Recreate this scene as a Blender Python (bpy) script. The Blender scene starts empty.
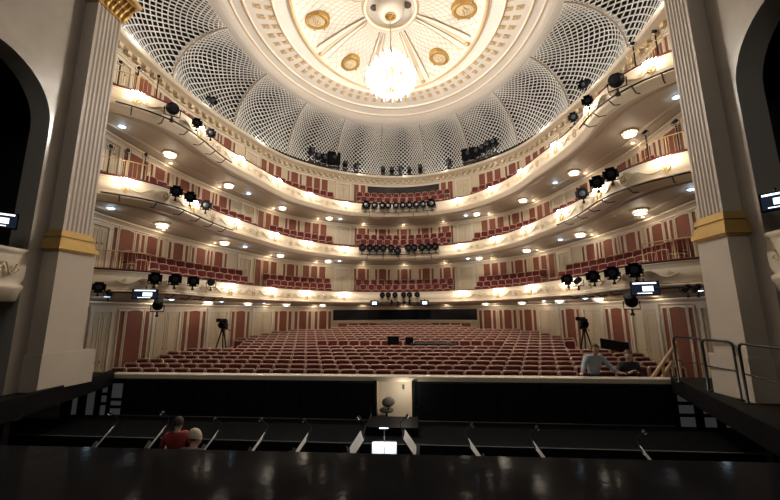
import bpy, bmesh, math, random
from mathutils import Vector, Matrix
random.seed(7)
PI = math.pi
S = bpy.context.scene
COL = S.collection

# ------------------------------------------------------------------ camera, world, exposure
cd = bpy.data.cameras.new('camera')
cd.sensor_width = 36.0
cd.lens = 355.0 / 780.0 * 36.0
cd.clip_start = 0.05
cam = bpy.data.objects.new('camera', cd)
COL.objects.link(cam)
TH, RO, YA, AX = .1748, -.0057, -.0855, 1.1356
F = Vector((math.sin(YA)*math.cos(TH), math.cos(YA)*math.cos(TH), math.sin(TH)))
R0 = Vector((math.cos(YA), -math.sin(YA), 0)); U0 = R0.cross(F)
R1 = R0*math.cos(RO)+U0*math.sin(RO); U1 = -R0*math.sin(RO)+U0*math.cos(RO)
cam.matrix_world = Matrix(((R1.x, U1.x, -F.x, AX), (R1.y, U1.y, -F.y, 0), (R1.z, U1.z, -F.z, 0), (0, 0, 0, 1)))
S.camera = cam
wd = bpy.data.worlds.new('world'); S.world = wd; wd.use_nodes = True
wd.node_tree.nodes['Background'].inputs[0].default_value = (0.9, 0.85, 0.8, 1)
wd.node_tree.nodes['Background'].inputs[1].default_value = 0.012
S.view_settings.view_transform = 'Standard'
S.view_settings.look = 'None'
S.view_settings.gamma = 1.0
S.view_settings.use_curve_mapping = False
S.view_settings.exposure = 0.0
S.cycles.max_bounces = 5; S.cycles.diffuse_bounces = 3; S.cycles.glossy_bounces = 3
S.cycles.transmission_bounces = 3; S.cycles.transparent_max_bounces = 6
S.cycles.sample_clamp_indirect = 4.0
S.cycles.caustics_reflective = False; S.cycles.caustics_refractive = False
al = bpy.data.lights.new('stage_work_light', 'AREA'); al.shape = 'RECTANGLE'; al.size = 9; al.size_y = 1.2; al.energy = 215; al.color = (1, .90, .78)
alo = bpy.data.objects.new('stage_work_light', al); COL.objects.link(alo); alo.location = (0, -5, 10); alo.rotation_euler = (math.radians(52), 0, 0)
P_CHAND = 1500.0      # total watts of the chandelier's light, most from an added lamp below it
P_SCONCE = 24.0
P_CEIL = 9.0
P_DOWN = 3.0
WARM = (1.0, .84, .66)

# ------------------------------------------------------------------ materials
MATS = {}
def mat(name, col, rough=.6, metal=0., var=0., vscale=6., bump=0., bscale=30., spec=.5, emit=None, estr=0., ior=1.5):
    if name in MATS: return MATS[name]
    m = bpy.data.materials.new(name); m.use_nodes = True
    nt = m.node_tree; b = nt.nodes['Principled BSDF']
    b.inputs['Base Color'].default_value = (*col, 1); b.inputs['Roughness'].default_value = rough
    b.inputs['IOR'].default_value = ior
    b.inputs['Metallic'].default_value = metal; b.inputs['Specular IOR Level'].default_value = spec
    if var or bump:
        tc = nt.nodes.new('ShaderNodeTexCoord')
    if var:
        n = nt.nodes.new('ShaderNodeTexNoise'); n.inputs['Scale'].default_value = vscale; n.inputs['Detail'].default_value = 4
        nt.links.new(tc.outputs['Object'], n.inputs['Vector'])
        mx = nt.nodes.new('ShaderNodeMix'); mx.data_type = 'RGBA'
        mx.inputs['A'].default_value = (*[c*(1-var) for c in col], 1)
        mx.inputs['B'].default_value = (*[min(1, c*(1+var)) for c in col], 1)
        nt.links.new(n.outputs['Fac'], mx.inputs['Factor']); nt.links.new(mx.outputs['Result'], b.inputs['Base Color'])
    if bump:
        n2 = nt.nodes.new('ShaderNodeTexNoise'); n2.inputs['Scale'].default_value = bscale
        nt.links.new(tc.outputs['Object'], n2.inputs['Vector'])
        bp = nt.nodes.new('ShaderNodeBump'); bp.inputs['Strength'].default_value = bump; bp.inputs['Distance'].default_value = .02
        nt.links.new(n2.outputs['Fac'], bp.inputs['Height']); nt.links.new(bp.outputs['Normal'], b.inputs['Normal'])
    if emit:
        b.inputs['Emission Color'].default_value = (*emit, 1); b.inputs['Emission Strength'].default_value = estr
        m.cycles.emission_sampling = 'NONE'
    MATS[name] = m
    return m
CREAM = mat('cream_plaster', (.62, .52, .36), .55, var=.06, vscale=1.5)
CEILW = mat('ceiling_white', (.80, .75, .67), .5, var=.03, vscale=2)
CREAM2 = mat('ivory_plaster', (.71, .62, .485), .5, var=.04, vscale=2)
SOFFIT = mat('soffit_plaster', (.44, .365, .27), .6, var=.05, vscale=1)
ORN = mat('gilded_relief', (.66, .53, .34), .5, metal=.1, var=.2, vscale=9)
GOLD = mat('gold_leaf', (.62, .40, .14), .38, metal=.75, var=.2, vscale=8)
PALEGOLD = mat('pale_gold', (.66, .47, .24), .5, metal=.3, var=.1)
STUCCO = mat('polished_stucco', (.42, .375, .32), .21, var=.16, vscale=2.2, bump=.05, bscale=14)
SHAFT = mat('pilaster_stucco', (.52, .455, .385), .45, var=.06, vscale=3)
STONE = mat('pedestal_stone', (.52, .455, .375), .45, var=.10, vscale=1.6)
DAMASK = mat('red_damask', (.21, .060, .032), .7, var=.14, vscale=7)
VELVET = mat('red_velvet', (.12, .013, .012), .9, var=.12, vscale=12)
WOODP = mat('rose_beech', (.52, .33, .26), .5, var=.08, vscale=10)
LATT = mat('white_lattice', (.92, .90, .86), .5)
RIBM = mat('lattice_rib', (.42, .31, .20), .5)
VOID = mat('painted_dark', (.018, .018, .020), .9)  # near-black colour stands in for the darkness of unlit spaces
BLACK = mat('black_paint', (.006, .006, .007), .55, var=.2, vscale=4, ior=1.15)
PITBLK = mat('pit_black', (.008, .009, .011), .33, var=.25, vscale=1.2, ior=1.3)
GLOSS = mat('black_gloss_floor', (.010, .010, .011), .09, var=.3, vscale=3, bump=.06, bscale=9, ior=1.035)
DECK = mat('deck_grey', (.019, .017, .0145), .6, var=.2, vscale=3, ior=1.12)
METAL = mat('black_metal', (.02, .02, .022), .35, metal=.5)
LENS = mat('lamp_lens', (.03, .035, .045), .3)
GREYFL = mat('pit_floor', (.008, .0083, .009), .6, var=.2, vscale=4, ior=1.08)
CARPET = mat('stalls_floor', (.14, .06, .045), .8, var=.15, vscale=9)
GLASSD = mat('booth_glass', (.012, .013, .02), .08)
PAPER = mat('paper', (.85, .85, .84), .7)
WOODL = mat('light_wood', (.55, .38, .22), .5, var=.1, vscale=14)
SKIN = mat('skin', (.52, .32, .23), .6)
CRYST = mat('crystal', (.95, .93, .90), .15)
BULB = mat('lit_bulb', (1, .97, .9), .5, emit=(1, .93, .80), estr=40)
CBULB = mat('lit_candle', (1, .97, .9), .5, emit=(1, .93, .82), estr=45)
SHADE = mat('crystal_shade_lit', (1, .95, .88), .3, emit=(1, .88, .72), estr=6)
COOL = mat('cool_downlight', (.8, .9, 1), .3, emit=(.42, .70, 1), estr=5)
WARML = mat('warm_downlight', (1, .9, .7), .3, emit=(1, .8, .5), estr=8)
SCRW = mat('screen_white', (.8, .85, 1), .3, emit=(.85, .92, 1), estr=2.2)
SCRB = mat('screen_dark', (.012, .016, .03), .2, emit=(.04, .06, .11), estr=.2)
STANDL = mat('stand_lamp_lit', (1, 1, 1), .3, emit=(.9, .95, 1), estr=1.0)
PANE = mat('lit_corridor_pane', (.13, .14, .145), .3, emit=(.45, .47, .47), estr=.05)

# ------------------------------------------------------------------ mesh helpers
class MB:
    def __init__(s): s.v = []; s.f = []; s.sm = []
    def add(s, vs, fs, smooth=False):
        o = len(s.v); s.v += [tuple(p) for p in vs]
        for f in fs: s.f.append(tuple(i+o for i in f)); s.sm.append(smooth)
        return s
    def box(s, c, d, M=None):
        x, y, z = d[0]/2, d[1]/2, d[2]/2
        vs = [Vector((a*x, b*y, e*z)) for a in (-1, 1) for b in (-1, 1) for e in (-1, 1)]
        if M is not None: vs = [M @ p for p in vs]
        vs = [p+Vector(c) for p in vs]
        return s.add(vs, [(0, 1, 3, 2), (4, 6, 7, 5), (0, 4, 5, 1), (2, 3, 7, 6), (0, 2, 6, 4), (1, 5, 7, 3)])
    def tube(s, pts, r, n=6, caps=True):
        pts = [Vector(p) for p in pts]; rings = []; up = None
        rr = r if isinstance(r, (list, tuple)) else [r]*len(pts)
        for i, p in enumerate(pts):
            t = (pts[min(i+1, len(pts)-1)]-pts[max(i-1, 0)])
            if t.length < 1e-9: t = Vector((0, 0, 1))
            t.normalize()
            if up is None: up = Vector((0, 0, 1)) if abs(t.z) < .9 else Vector((1, 0, 0))
            a = t.cross(up)
            if a.length < 1e-6: a = t.orthogonal()
            a.normalize(); b = a.cross(t).normalized(); up = b
            rings.append([p+(a*math.cos(2*PI*k/n)+b*math.sin(2*PI*k/n))*rr[i] for k in range(n)])
        vs = [q for g in rings for q in g]
        fs = [(i*n+k, i*n+(k+1) % n, (i+1)*n+(k+1) % n, (i+1)*n+k) for i in range(len(pts)-1) for k in range(n)]
        if caps: fs += [tuple(range(n)), tuple(range((len(pts)-1)*n+n-1, (len(pts)-1)*n-1, -1))]
        return s.add(vs, fs, True)
    def lathe(s, prof, c=(0, 0, 0), n=16, M=None, arc=2*PI):
        vs = []; full = abs(arc-2*PI) < 1e-6; m = n if full else n+1
        for r, z in prof:
            for k in range(m):
                p = Vector((r*math.cos(arc*k/n), r*math.sin(arc*k/n), z))
                if M is not None: p = M @ p
                vs.append(p+Vector(c))
        fs = []
        for i in range(len(prof)-1):
            for k in range(n):
                fs.append((i*m+k, i*m+(k+1) % m, (i+1)*m+(k+1) % m, (i+1)*m+k))
        return s.add(vs, fs, True)
    def ball(s, c, r, n=8, sq=(1, 1, 1)):
        h = max(4, n//2+1)
        prof = [(max(1e-4, math.sin(PI*i/h)), -math.cos(PI*i/h)) for i in range(h+1)]
        return s.lathe(prof, c, n, Matrix.Diagonal((r*sq[0], r*sq[1], r*sq[2])))
    def loft(s, rows, smooth=False, closed=False):
        n = len(rows[0]); vs = [p for g in rows for p in g]; fs = []
        for i in range(len(rows)-(0 if closed else 1)):
            j = (i+1) % len(rows)
            for k in range(n-1): fs.append((i*n+k, i*n+k+1, j*n+k+1, j*n+k))
        return s.add(vs, fs, smooth)
    def prism(s, poly, z0, z1):
        n = len(poly); vs = [(x, y, z0) for x, y in poly]+[(x, y, z1) for x, y in poly]
        return s.add(vs, [tuple(range(n-1, -1, -1)), tuple(range(n, 2*n))]+[(i, (i+1) % n, n+(i+1) % n, n+i) for i in range(n)])
    def mesh(s, name, m):
        me = bpy.data.meshes.new(name); me.from_pydata(s.v, [], s.f); me.update()
        me.polygons.foreach_set('use_smooth', s.sm)
        if m: me.materials.append(m)
        return me
def link(name, me, parent=None, loc=None, rz=None):
    o = bpy.data.objects.new(name, me); COL.objects.link(o)
    if parent is not None: o.parent = parent
    if loc is not None: o.location = loc
    if rz is not None: o.rotation_euler = (0, 0, rz)
    return o
def obj(name, mb, m, parent=None, loc=None, rz=None, bevel=0):
    o = link(name, mb.mesh(name, m), parent, loc, rz)
    if bevel:
        b = o.modifiers.new('bevel', 'BEVEL'); b.width = bevel; b.segments = 2; b.limit_method = 'ANGLE'
    return o
def tag(o, label, cat, group=None, kind=None):
    o['label'] = label; o['category'] = cat
    if group: o['group'] = group
    if kind: o['kind'] = kind
    return o
def thing(name, label, cat, loc=(0, 0, 0), rz=0, group=None, kind=None):
    o = bpy.data.objects.new(name, None); o.empty_display_size = .1; COL.objects.link(o)
    o.location = loc; o.rotation_euler = (0, 0, rz)
    return tag(o, label, cat, group, kind)
def clone(root, loc, rz, label, group=None):
    r = root.copy(); COL.objects.link(r); r.location = loc; r.rotation_euler = (0, 0, rz); r['label'] = label
    if group: r['group'] = group
    for ch in root.children:
        c = ch.copy(); COL.objects.link(c); c.parent = r
        for g in ch.children:
            d = g.copy(); COL.objects.link(d); d.parent = c
    return r
def lamp(loc, power, rad, col=WARM, parent=None, spot=None, name='lamp_light'):
    l = bpy.data.lights.new(name, 'SPOT' if spot else 'POINT'); l.energy = power; l.color = col; l.shadow_soft_size = rad
    if spot: l.spot_size = spot; l.spot_blend = .6
    o = bpy.data.objects.new(name, l); COL.objects.link(o); o.location = loc
    if parent is not None: o.parent = parent
    return o
ORD = ['zeroth', 'first', 'second', 'third', 'fourth', 'fifth', 'sixth', 'seventh', 'eighth', 'ninth', 'tenth', 'eleventh', 'twelfth', 'thirteenth',
       'fourteenth', 'fifteenth', 'sixteenth', 'seventeenth', 'eighteenth', 'nineteenth', 'twentieth']
def ordn(i):
    if i <= 20: return ORD[i]
    t = {20: 'twenty', 30: 'thirty', 40: 'forty'}[i//10*10]
    return {20: 'twentieth', 30: 'thirtieth', 40: 'fortieth'}[i] if i % 10 == 0 else t+'-'+ORD[i % 10]

# ------------------------------------------------------------------ the plan of the hall
def spline(P, n=30):
    Q = [(-P[1][0], P[1][1])]+P+[(2*P[-1][0]-P[-2][0], 2*P[-1][1]-P[-2][1])]; o = []
    for i in range(1, len(Q)-2):
        for k in range(n):
            t = k/n; a, b, c, d = Q[i-1], Q[i], Q[i+1], Q[i+2]
            o.append(tuple(.5*(2*b[j]+(c[j]-a[j])*t+(2*a[j]-5*b[j]+4*c[j]-d[j])*t*t+(3*b[j]-a[j]-3*c[j]+d[j])*t**3) for j in (0, 1)))
    o.append(P[-1]); return o
class Curve:
    def __init__(s, P):
        s.p = spline(P); s.l = [0]
        for a, b in zip(s.p, s.p[1:]): s.l.append(s.l[-1]+math.hypot(b[0]-a[0], b[1]-a[1]))
        s.L = s.l[-1]
    def at(s, q, off=0.):
        sg = -1 if q < 0 else 1; q = min(abs(q), s.L-1e-6); lo, hi = 0, len(s.l)-1
        while hi-lo > 1:
            m = (lo+hi)//2
            if s.l[m] <= q: lo = m
            else: hi = m
        a, b = s.p[lo], s.p[lo+1]; t = (q-s.l[lo])/(s.l[lo+1]-s.l[lo])
        dx, dy = b[0]-a[0], b[1]-a[1]; L = math.hypot(dx, dy)
        def nrm(i):
            u, w = s.p[max(0, i-1)], s.p[min(len(s.p)-1, i+1)]
            ex, ey = w[0]-u[0], w[1]-u[1]; e = math.hypot(ex, ey); n = (-ey/e, ex/e)
            return (0., 1.) if i == 0 else n
        n0, n1 = nrm(lo), nrm(lo+1); nx, ny = n0[0]*(1-t)+n1[0]*t, n0[1]*(1-t)+n1[1]*t
        x, y = a[0]+dx*t+nx*off, a[1]+dy*t+ny*off
        return Vector((sg*x, y)), Vector((sg*nx, ny))     # point, normal that points away from the hall
RIM = Curve([(0.0, 22.4), (3.4, 21.6), (5.7, 18.9), (6.6, 15.8), (7.1, 13.3), (7.1, 11.0), (7.5, 9.9), (8.3, 9.1), (8.6, 8.85)])
WALL = Curve([(0, 25.1), (4.2, 23.9), (7.4, 21.1), (8.8, 17.3), (9.5, 14.0), (9.6, 11.), (9.45, 9.5), (9.35, 8.85)])
def mix(u, t, ):
    a, _ = RIM.at(u*RIM.L); b, _ = WALL.at(u*WALL.L); return a*(1-t)+b*t
def P3(p, z): return (p.x, p.y, z)
def span(a, b, step):
    n = max(1, int(math.ceil(abs(b-a)/step))); return [a+(b-a)*i/n for i in range(n+1)]
def sweep(curve, prof, a, b, step=.35, smooth=False):
    mb = MB(); rows = []
    for q in span(a, b, step): rows.append([P3(curve.at(q, off)[0], z) for off, z in prof])
    return mb.loft(rows, smooth)
def rot_to(n):      # rz that turns local -Y against the outward normal (facing the hall)
    return math.atan2(-n.x, n.y)

TIER = {1: dict(H=1.33, B=.52, f=[.56, .94, 1.34], wt=3.30, red=(1.48, 3.05), word='first'),
        2: dict(H=4.16, B=3.34, f=[3.52, 4.05, 4.55], wt=6.16, red=(4.5, 6.04), word='second'),
        3: dict(H=7.06, B=6.20, f=[6.45, 7.08, 7.66], wt=9.30, red=(7.7, 9.17), word='third')}
def stall_top(k): return -1.66+.0313*k+.00173*k*k
def stall_floor(Y):
    k = max(0, (Y-10.7)/.8); return stall_top(k)-.93

# ------------------------------------------------------------------ large structure
tag(obj('floor_stage', MB().prism([(-6.1, -4), (5.9, -4), (5.9, 4.62), (-6.1, 4.46)], -1.95, -1.65), GLOSS), 'glossy black stage floor in the foreground', 'floor', kind='structure')
tag(obj('floor_pit', MB().prism([(-9.7, 4.2), (9.7, 4.2), (9.7, 10.05), (-9.7, 10.05)], -3.75, -3.45), GREYFL), 'dark floor of the orchestra pit', 'floor', kind='structure')
tag(obj('pit_platform', MB().prism([(-9.6, 8.3), (9.6, 8.3), (9.6, 9.98), (-9.6, 9.98)], -3.45, -2.82), GREYFL), 'grey raised platform along the pit rear wall', 'floor', kind='structure')
# raked stalls floor
mb = MB(); rows = []
for i in range(37):
    Y = 10.40+i*.41; rows.append([(-9.7, Y, stall_floor(Y)), (9.7, Y, stall_floor(Y))])
tag(obj('floor', mb.loft(rows), CARPET), 'raked floor of the stalls', 'floor', kind='structure')

# auditorium walls, one per storey
def wall_strip(name, z0, z1, label, prof=None, gap=None):
    prof = prof or [(0, z0), (0, z1)]
    mb = MB()
    segs = [(-WALL.L, WALL.L)] if not gap else [(-WALL.L, -gap[0]), (gap[0], WALL.L)]
    for a, b in segs:
        rows = [[P3(WALL.at(q, off)[0], z) for off, z in prof] for q in span(a, b, .3)]
        mb.loft(rows)
    if gap:
        for zz0, zz1 in ((z0, gap[1]), (gap[2], z1)):
            mb.loft([[P3(WALL.at(q)[0], zz0), P3(WALL.at(q)[0], zz1)] for q in span(-gap[0], gap[0], .3)])
    return tag(obj(name, mb, CREAM), label, 'wall', kind='structure')
W0 = wall_strip('wall_stalls', -2.7, .46, 'cream wall with red panels around the stalls', gap=(5.0, -.52, .24))
W1 = wall_strip('wall_first_balcony', .46, 3.36, 'cream wall with red panels behind the first balcony')
W2 = wall_strip('wall_second_balcony', 3.3, 6.2, 'cream wall with red panels behind the second balcony')
W3 = wall_strip('wall_third_balcony', 6.1, 9.9, 'cream wall with red panels behind the third balcony', gap=(2.66, 8.35, 9.17))
WALLS = {0: W0, 1: W1, 2: W2, 3: W3}
# crown mouldings under each soffit and over the stalls
for k, zt in ((0, .43), (1, 3.30), (2, 6.16)):
    obj('crown_moulding', sweep(WALL, [(-.02, zt-.22), (-.06, zt-.2), (-.06, zt-.15), (-.14, zt-.08), (-.22, zt-.06), (-.22, zt)], -WALL.L, WALL.L, .3), CREAM2, WALLS[k])
# projection booths: recessed dark rooms behind glass
def booth(parent, w, z0, z1, name):
    mb = MB(); a = WALL.at(-w)[0]; b = WALL.at(w)[0]
    rows = [[P3(WALL.at(q, .02)[0], z0), P3(WALL.at(q, 1.2)[0], z0), P3(WALL.at(q, 1.2)[0], z1), P3(WALL.at(q, .02)[0], z1)] for q in span(-w, w, .4)]
    mb.loft(rows); obj('booth_recess', mb, VOID, parent)
    g = MB().loft([[P3(WALL.at(q, .06)[0], z0), P3(WALL.at(q, .06)[0], z1)] for q in span(-w, w, .4)])
    obj('booth_glass', g, GLASSD, parent)
    fr = MB()
    for zz in (z0, z1): fr.loft([[P3(WALL.at(q, -.03)[0], zz-.03), P3(WALL.at(q, -.03)[0], zz+.03), P3(WALL.at(q, .03)[0], zz+.03)] for q in span(-w, w, .4)])
    obj('booth_frame', fr, CREAM2, parent)
booth(W0, 5.0, -.52, .24, 'stalls'); booth(W3, 2.66, 8.35, 9.17, 'third')
# low panelled parapet in front of the stalls booth
par = MB()
for q in span(-5.0, 5.0, 10.0/14)[:-1]:
    pass
BP = sweep(WALL, [(-.9, -1.7), (-.9, -.60), (-.95, -.58), (-.95, -.54), (-.8, -.53), (-.8, -1.7)], -5.0, 5.0, .35)
bpo = tag(obj('booth_parapet', BP, CREAM2), 'low cream parapet with red panels before the rear stalls booth', 'parapet', kind='structure')
for i in range(13):
    q = -4.6+i*.767; p, n = WALL.at(q, -.91)
    obj('parapet_panel', MB().box((0, 0, 0), (.62, .03, .34)), DAMASK, bpo, P3(p, -.84), rot_to(n))
# three balconies
def balcony(k):
    t = TIER[k]; H, B = t['H'], t['B']
    root = thing('balcony', f'cream horseshoe balcony front and floor of the {t["word"]} tier', 'balcony', (0, 0, 0), kind='structure')
    d = H-B
    prof = [(.14, H-.05), (.04, H-.05), (.0, H-.06), (.0, H-.10), (.03, H-.12), (.01, H-.14), (.03, H-.17), (.0, H-.26), (-.035, H-.38), (-.03, H-.50), (.03, H-.60),
            (-.04, H-.62), (-.10, H-.65), (-.11, H-.69), (-.05, H-.72), (-.02, H-.75), (.06, H-.78), (.10, B), (.20, B-.0)]
    obj('parapet', sweep(RIM, prof, -RIM.L, RIM.L, .25, True), CREAM2, root)
    rail = [(.16, H-.08), (.17, H-.02), (.10, H), (.0, H), (-.02, H-.015), (-.02, H-.04), (.02, H-.055)]
    obj('velvet_rail', sweep(RIM, rail, -RIM.L, RIM.L, .25, True), mat('rail_velvet', (.085, .014, .012), .85), root)
    obj('gold_bead', sweep(RIM, [(-.04, H-.60), (-.075, H-.615), (-.04, H-.635)], -RIM.L, RIM.L, .25), PALEGOLD, root)
    inner = sweep(RIM, [(.14, H-.06), (.14, t['f'][0])], -RIM.L, RIM.L, .3)
    obj('inner_face', inner, VELVET, root)
    us = span(-1, 1, .012)
    fl = MB().loft([[P3(mix(u, x), z) for x, z in ((.05, t['f'][0]), (.38, t['f'][0]), (.38, t['f'][1]), (.67, t['f'][1]), (.67, t['f'][2]), (1, t['f'][2]))] for u in us])
    obj('stepped_floor', fl, CARPET, root)
    wt = {1: .43, 2: 3.30, 3: 6.16}[k]
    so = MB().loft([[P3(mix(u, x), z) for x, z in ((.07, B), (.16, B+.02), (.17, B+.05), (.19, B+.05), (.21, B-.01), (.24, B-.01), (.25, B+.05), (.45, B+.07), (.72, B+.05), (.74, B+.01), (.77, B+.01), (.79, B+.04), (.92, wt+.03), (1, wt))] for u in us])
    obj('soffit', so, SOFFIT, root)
    # shallow relief scrolls and cartouches between the sconces
    cs = [0, 5.0, 7.6, 10.3, 13.1, 15.7]
    for c in sorted(set([x for x in cs]+[-x for x in cs])):
        o = MB(); zc = H-.37
        def put(ds, dz): p, n = RIM.at(c+ds, -.04-.01); return P3(p, zc+dz)
        for sg in (-1, 1):
            pts = [put(sg*(.16+.9*x), .11*math.sin(x*PI*2.1)*(1-.35*x)) for x in [i/16 for i in range(17)]]
            o.tube(pts, [.010+.009*math.sin(PI*i/16) for i in range(17)], 5)
            for cx, rr in ((.42, .075), (.86, .06)):
                o.tube([put(sg*(cx+rr*(1-a/20)*math.cos(a*.55)), rr*(1-a/20)*math.sin(a*.55)+(-.03 if cx < .6 else .03)) for a in range(16)], .010, 4)
        o.tube([put(.10*math.cos(a*PI/8), .15*math.sin(a*PI/8)) for a in range(17)], .02, 5)
        p, n = RIM.at(c, -.045); o.ball(P3(p, zc), .055, 8)
        obj('relief_ornament', o, ORN, root)
    return root
BAL = {k: balcony(k) for k in (1, 2, 3)}

# wall panels with frames, shared meshes
PM = {}
def panel(parent, q, z0, z1, w, arch=False):
    h = z1-z0; key = (round(w, 2), round(h, 2), arch)
    if key not in PM:
        a = .06*w if arch else 0
        top = [(w/2-w*i/6, h/2-a+a*math.sin(PI*i/6)) for i in range(7)] if arch else [(w/2, h/2), (-w/2, h/2)]
        out = [(-w/2, -h/2), (w/2, -h/2)]+top
        n = len(out)
        r = MB(); r.add([(x, -.02, z) for x, z in out]+[(x, .0, z) for x, z in out], [tuple(range(n))]+[(i, n+i, n+(i+1) % n, (i+1) % n) for i in range(n)])
        fr = MB(); g = .045
        big = [(x+(g if x > 1e-6 else -g if x < -1e-6 else 0), z+(g if z > 0 else -g)) for x, z in out]
        fr.add([(x, -.022, z) for x, z in out]+[(x, -.045, z) for x, z in out]+[(x, -.045, z) for x, z in big]+[(x, .02, z) for x, z in big],
               [(k*n+i, k*n+(i+1) % n, (k+1)*n+(i+1) % n, (k+1)*n+i) for k in range(3) for i in range(n)])
        PM[key] = (r.mesh('wall_panel', DAMASK), fr.mesh('panel_frame', CREAM2))
    p, n = WALL.at(q, -.015); r, f = PM[key]
    o = link('wall_panel', r, parent, P3(p, (z0+z1)/2), rot_to(n)); link('panel_frame', f, o)
    return o
def unit(parent, q, z0, z1, w, nw=.15, gap=.12):
    panel(parent, q, z0, z1, w, True)
    for sg in (-1, 1): panel(parent, q+sg*(w/2+gap+nw/2), z0, z1-.03, nw)
for k in (1, 2, 3):
    z0, z1 = TIER[k]['red']
    for sg in (-1, 1):
        if k < 3:
            for c in (1.56, 3.06): unit(WALLS[k], sg*c, z0, z1, .52)
        else:
            for c in (3.0, 3.5): panel(WALLS[3], sg*c, z0, z1, .36)
        for c in (5.85, 6.42, 7.0, 9.3, 9.9, 10.5): panel(WALLS[k], sg*c, z0, z1, .44)
        for c in (8.08, 13.33, 14.42, 15.7, 17.08, 18.3): unit(WALLS[k], sg*c, z0, z1, .52 if c < 17.5 else .62)
    if k < 3: unit(WALLS[k], 0, z0, z1, .46)
for sg in (-1, 1):
    for c, w in ((5.72, .5), (7.1, .5), (8.45, .5), (11.56, .66), (14.45, .62), (17.5, .72)):
        y = WALL.at(c)[0].y; unit(W0, sg*c, stall_floor(y)+.28, .14, w, .2)

# doors
DM = {}
nd = 0
def door(q, zf, h, w, where):
    global nd
    nd += 1
    p, n = WALL.at(q, -.01)
    d = tag(thing(f'door_{nd}', '', ''), f'cream panelled door in the wall of {where}', 'door', kind='structure')
    d.location = P3(p, zf); d.rotation_euler = (0, 0, rot_to(n))
    key = (round(w, 2), round(h, 2))
    if key not in DM:
        fr = MB()
        for sg in (-1, 1): fr.box((sg*(w/2+.06), -.03, h/2), (.12, .10, h))
        fr.box((0, -.03, h+.07), (w+.30, .12, .14)); fr.box((0, -.05, h+.17), (w+.40, .16, .06))
        lf = MB().box((0, 0, h/2), (w/2-.015, .05, h-.02))
        mo = MB(); lw = w/2-.015
        for z0, z1 in ((.12, .62), (.72, h-.14)):
            for sx in (-1, 1): mo.box((sx*(lw/2-.08), -.033, (z0+z1)/2), (.025, .02, z1-z0))
            for zz in (z0, z1): mo.box((0, -.033, zz), (lw-.14, .02, .025))
        kn = MB().ball((0, -.06, 1.0), .03, 8)
        DM[key] = [x.mesh(nm, m) for x, nm, m in ((fr, 'door_frame', CREAM2), (lf, 'door_leaf', CREAM), (mo, 'leaf_moulding', CREAM2), (kn, 'door_knob', GOLD))]
    a, b, c, e = DM[key]
    link('door_frame', a, d)
    for sg in (-1, 1):
        l = link('door_leaf', b, d, (sg*w/4, -.01, 0)); link('leaf_moulding', c, l); link('door_knob', e, l, (-sg*(w/4-.1), 0, 0))
for sg, sn in ((-1, 'left'), (1, 'right')):
    for i, (c, w) in enumerate(((9.9, 1.3), (13.06, 1.05), (15.92, 1.2), (18.9, .7))):
        y = WALL.at(c)[0].y; zf = stall_floor(y)+.02; door(sg*c, zf, .08-zf, w, f'the {sn} stalls, {ordn(i+1)} from the back')
    for k in (1, 2, 3):
        for i, (c, w) in enumerate(((4.45, .9), (11.52, .8), (19.4, .62))):
            door(sg*c, TIER[k]['f'][2], TIER[k]['red'][1]-.12-TIER[k]['f'][2], w, f'the {TIER[k]["word"]} balcony, {sn} side, {ordn(i+1)} from the centre')

# ------------------------------------------------------------------ cornice, lattice, ceiling
CO = sweep(WALL, [(0, 9.18), (-.03, 9.20), (-.03, 9.30), (-.10, 9.32), (-.10, 9.36), (-.02, 9.38), (-.02, 9.56), (-.22, 9.58), (-.22, 9.66), (-.40, 9.72), (-.44, 9.80), (-.44, 9.88), (-.30, 9.92), (.6, 9.92)], -WALL.L, WALL.L, .3)
CEIL = tag(obj('ceiling', CO, CREAM2), 'round cream and gold ceiling with cornice and white lattice cove', 'ceiling', kind='structure')
mo = MB()
for i in range(-50, 51):
    p, n = WALL.at(i*.44, -.03)
    if abs(i*.44) > WALL.L: continue
    M = Matrix.Rotation(rot_to(n), 3, 'Z')
    mo.box(P3(p-n*.08, 9.50), (.19, .20, .15), M); mo.ball(P3(p-n*.14, 9.45), .075, 8, (1, 1, .8))
obj('modillion_row', mo, ORN, CEIL)
obj('gold_band', sweep(WALL, [(-.225, 9.60), (-.25, 9.62), (-.225, 9.645)], -WALL.L, WALL.L, .3), PALEGOLD, CEIL)
def E4(ph): return Vector((9.2*math.sin(ph), 12.75+11.85*math.cos(ph)))
def EO(ph): return Vector((.05+6.97*math.sin(ph), 12.7+8.9*math.cos(ph)))
ZB, ZT = 9.86, 12.12
def vault(ph0, u, v):
    w_ = 2*u-1; u = .5+.5*math.copysign(abs(w_)**.80, w_); v = 1-(1-v)**1.35
    ph = ph0+u*math.radians(20); a = v*math.radians(82)
    k = (1-math.cos(a))/(1-math.cos(math.radians(82))); zz = math.sin(a)/math.sin(math.radians(82))
    b, t = E4(ph), EO(ph); p = b*(1-k)+t*k; z = ZB+(ZT-ZB)*zz
    out = (b-Vector((0, 13))).normalized()
    bl = 1.25*math.sin(PI*u)**.6*math.sin(PI*min(1, v*.93+.06))**.8
    return Vector((p.x+out.x*bl*.85, p.y+out.y*bl*.85, z+bl*.55))
NU, NV = 16, 16
for bay in range(-6, 6):
    ph0 = math.radians(10+20*bay)
    net = MB()
    for fam in (1, -1):
        for s0 in range(-NV, NU+1):
            line = []
            for j in range(NV+1):
                u = (s0+j)/NU
                if -1e-9 <= u <= 1+1e-9: line.append(vault(ph0, u if fam > 0 else 1-u, j/NV))
            if len(line) > 1: net.tube(line, .029, 4, False)
    obj('lattice_bay', net, LATT, CEIL)
    for uu in (0,) if bay < 5 else (0, 1):
        obj('lattice_rib', MB().tube([vault(ph0, uu, j/20)-Vector((0, 0, .03)) for j in range(21)], .03, 6), RIBM, CEIL)
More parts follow.
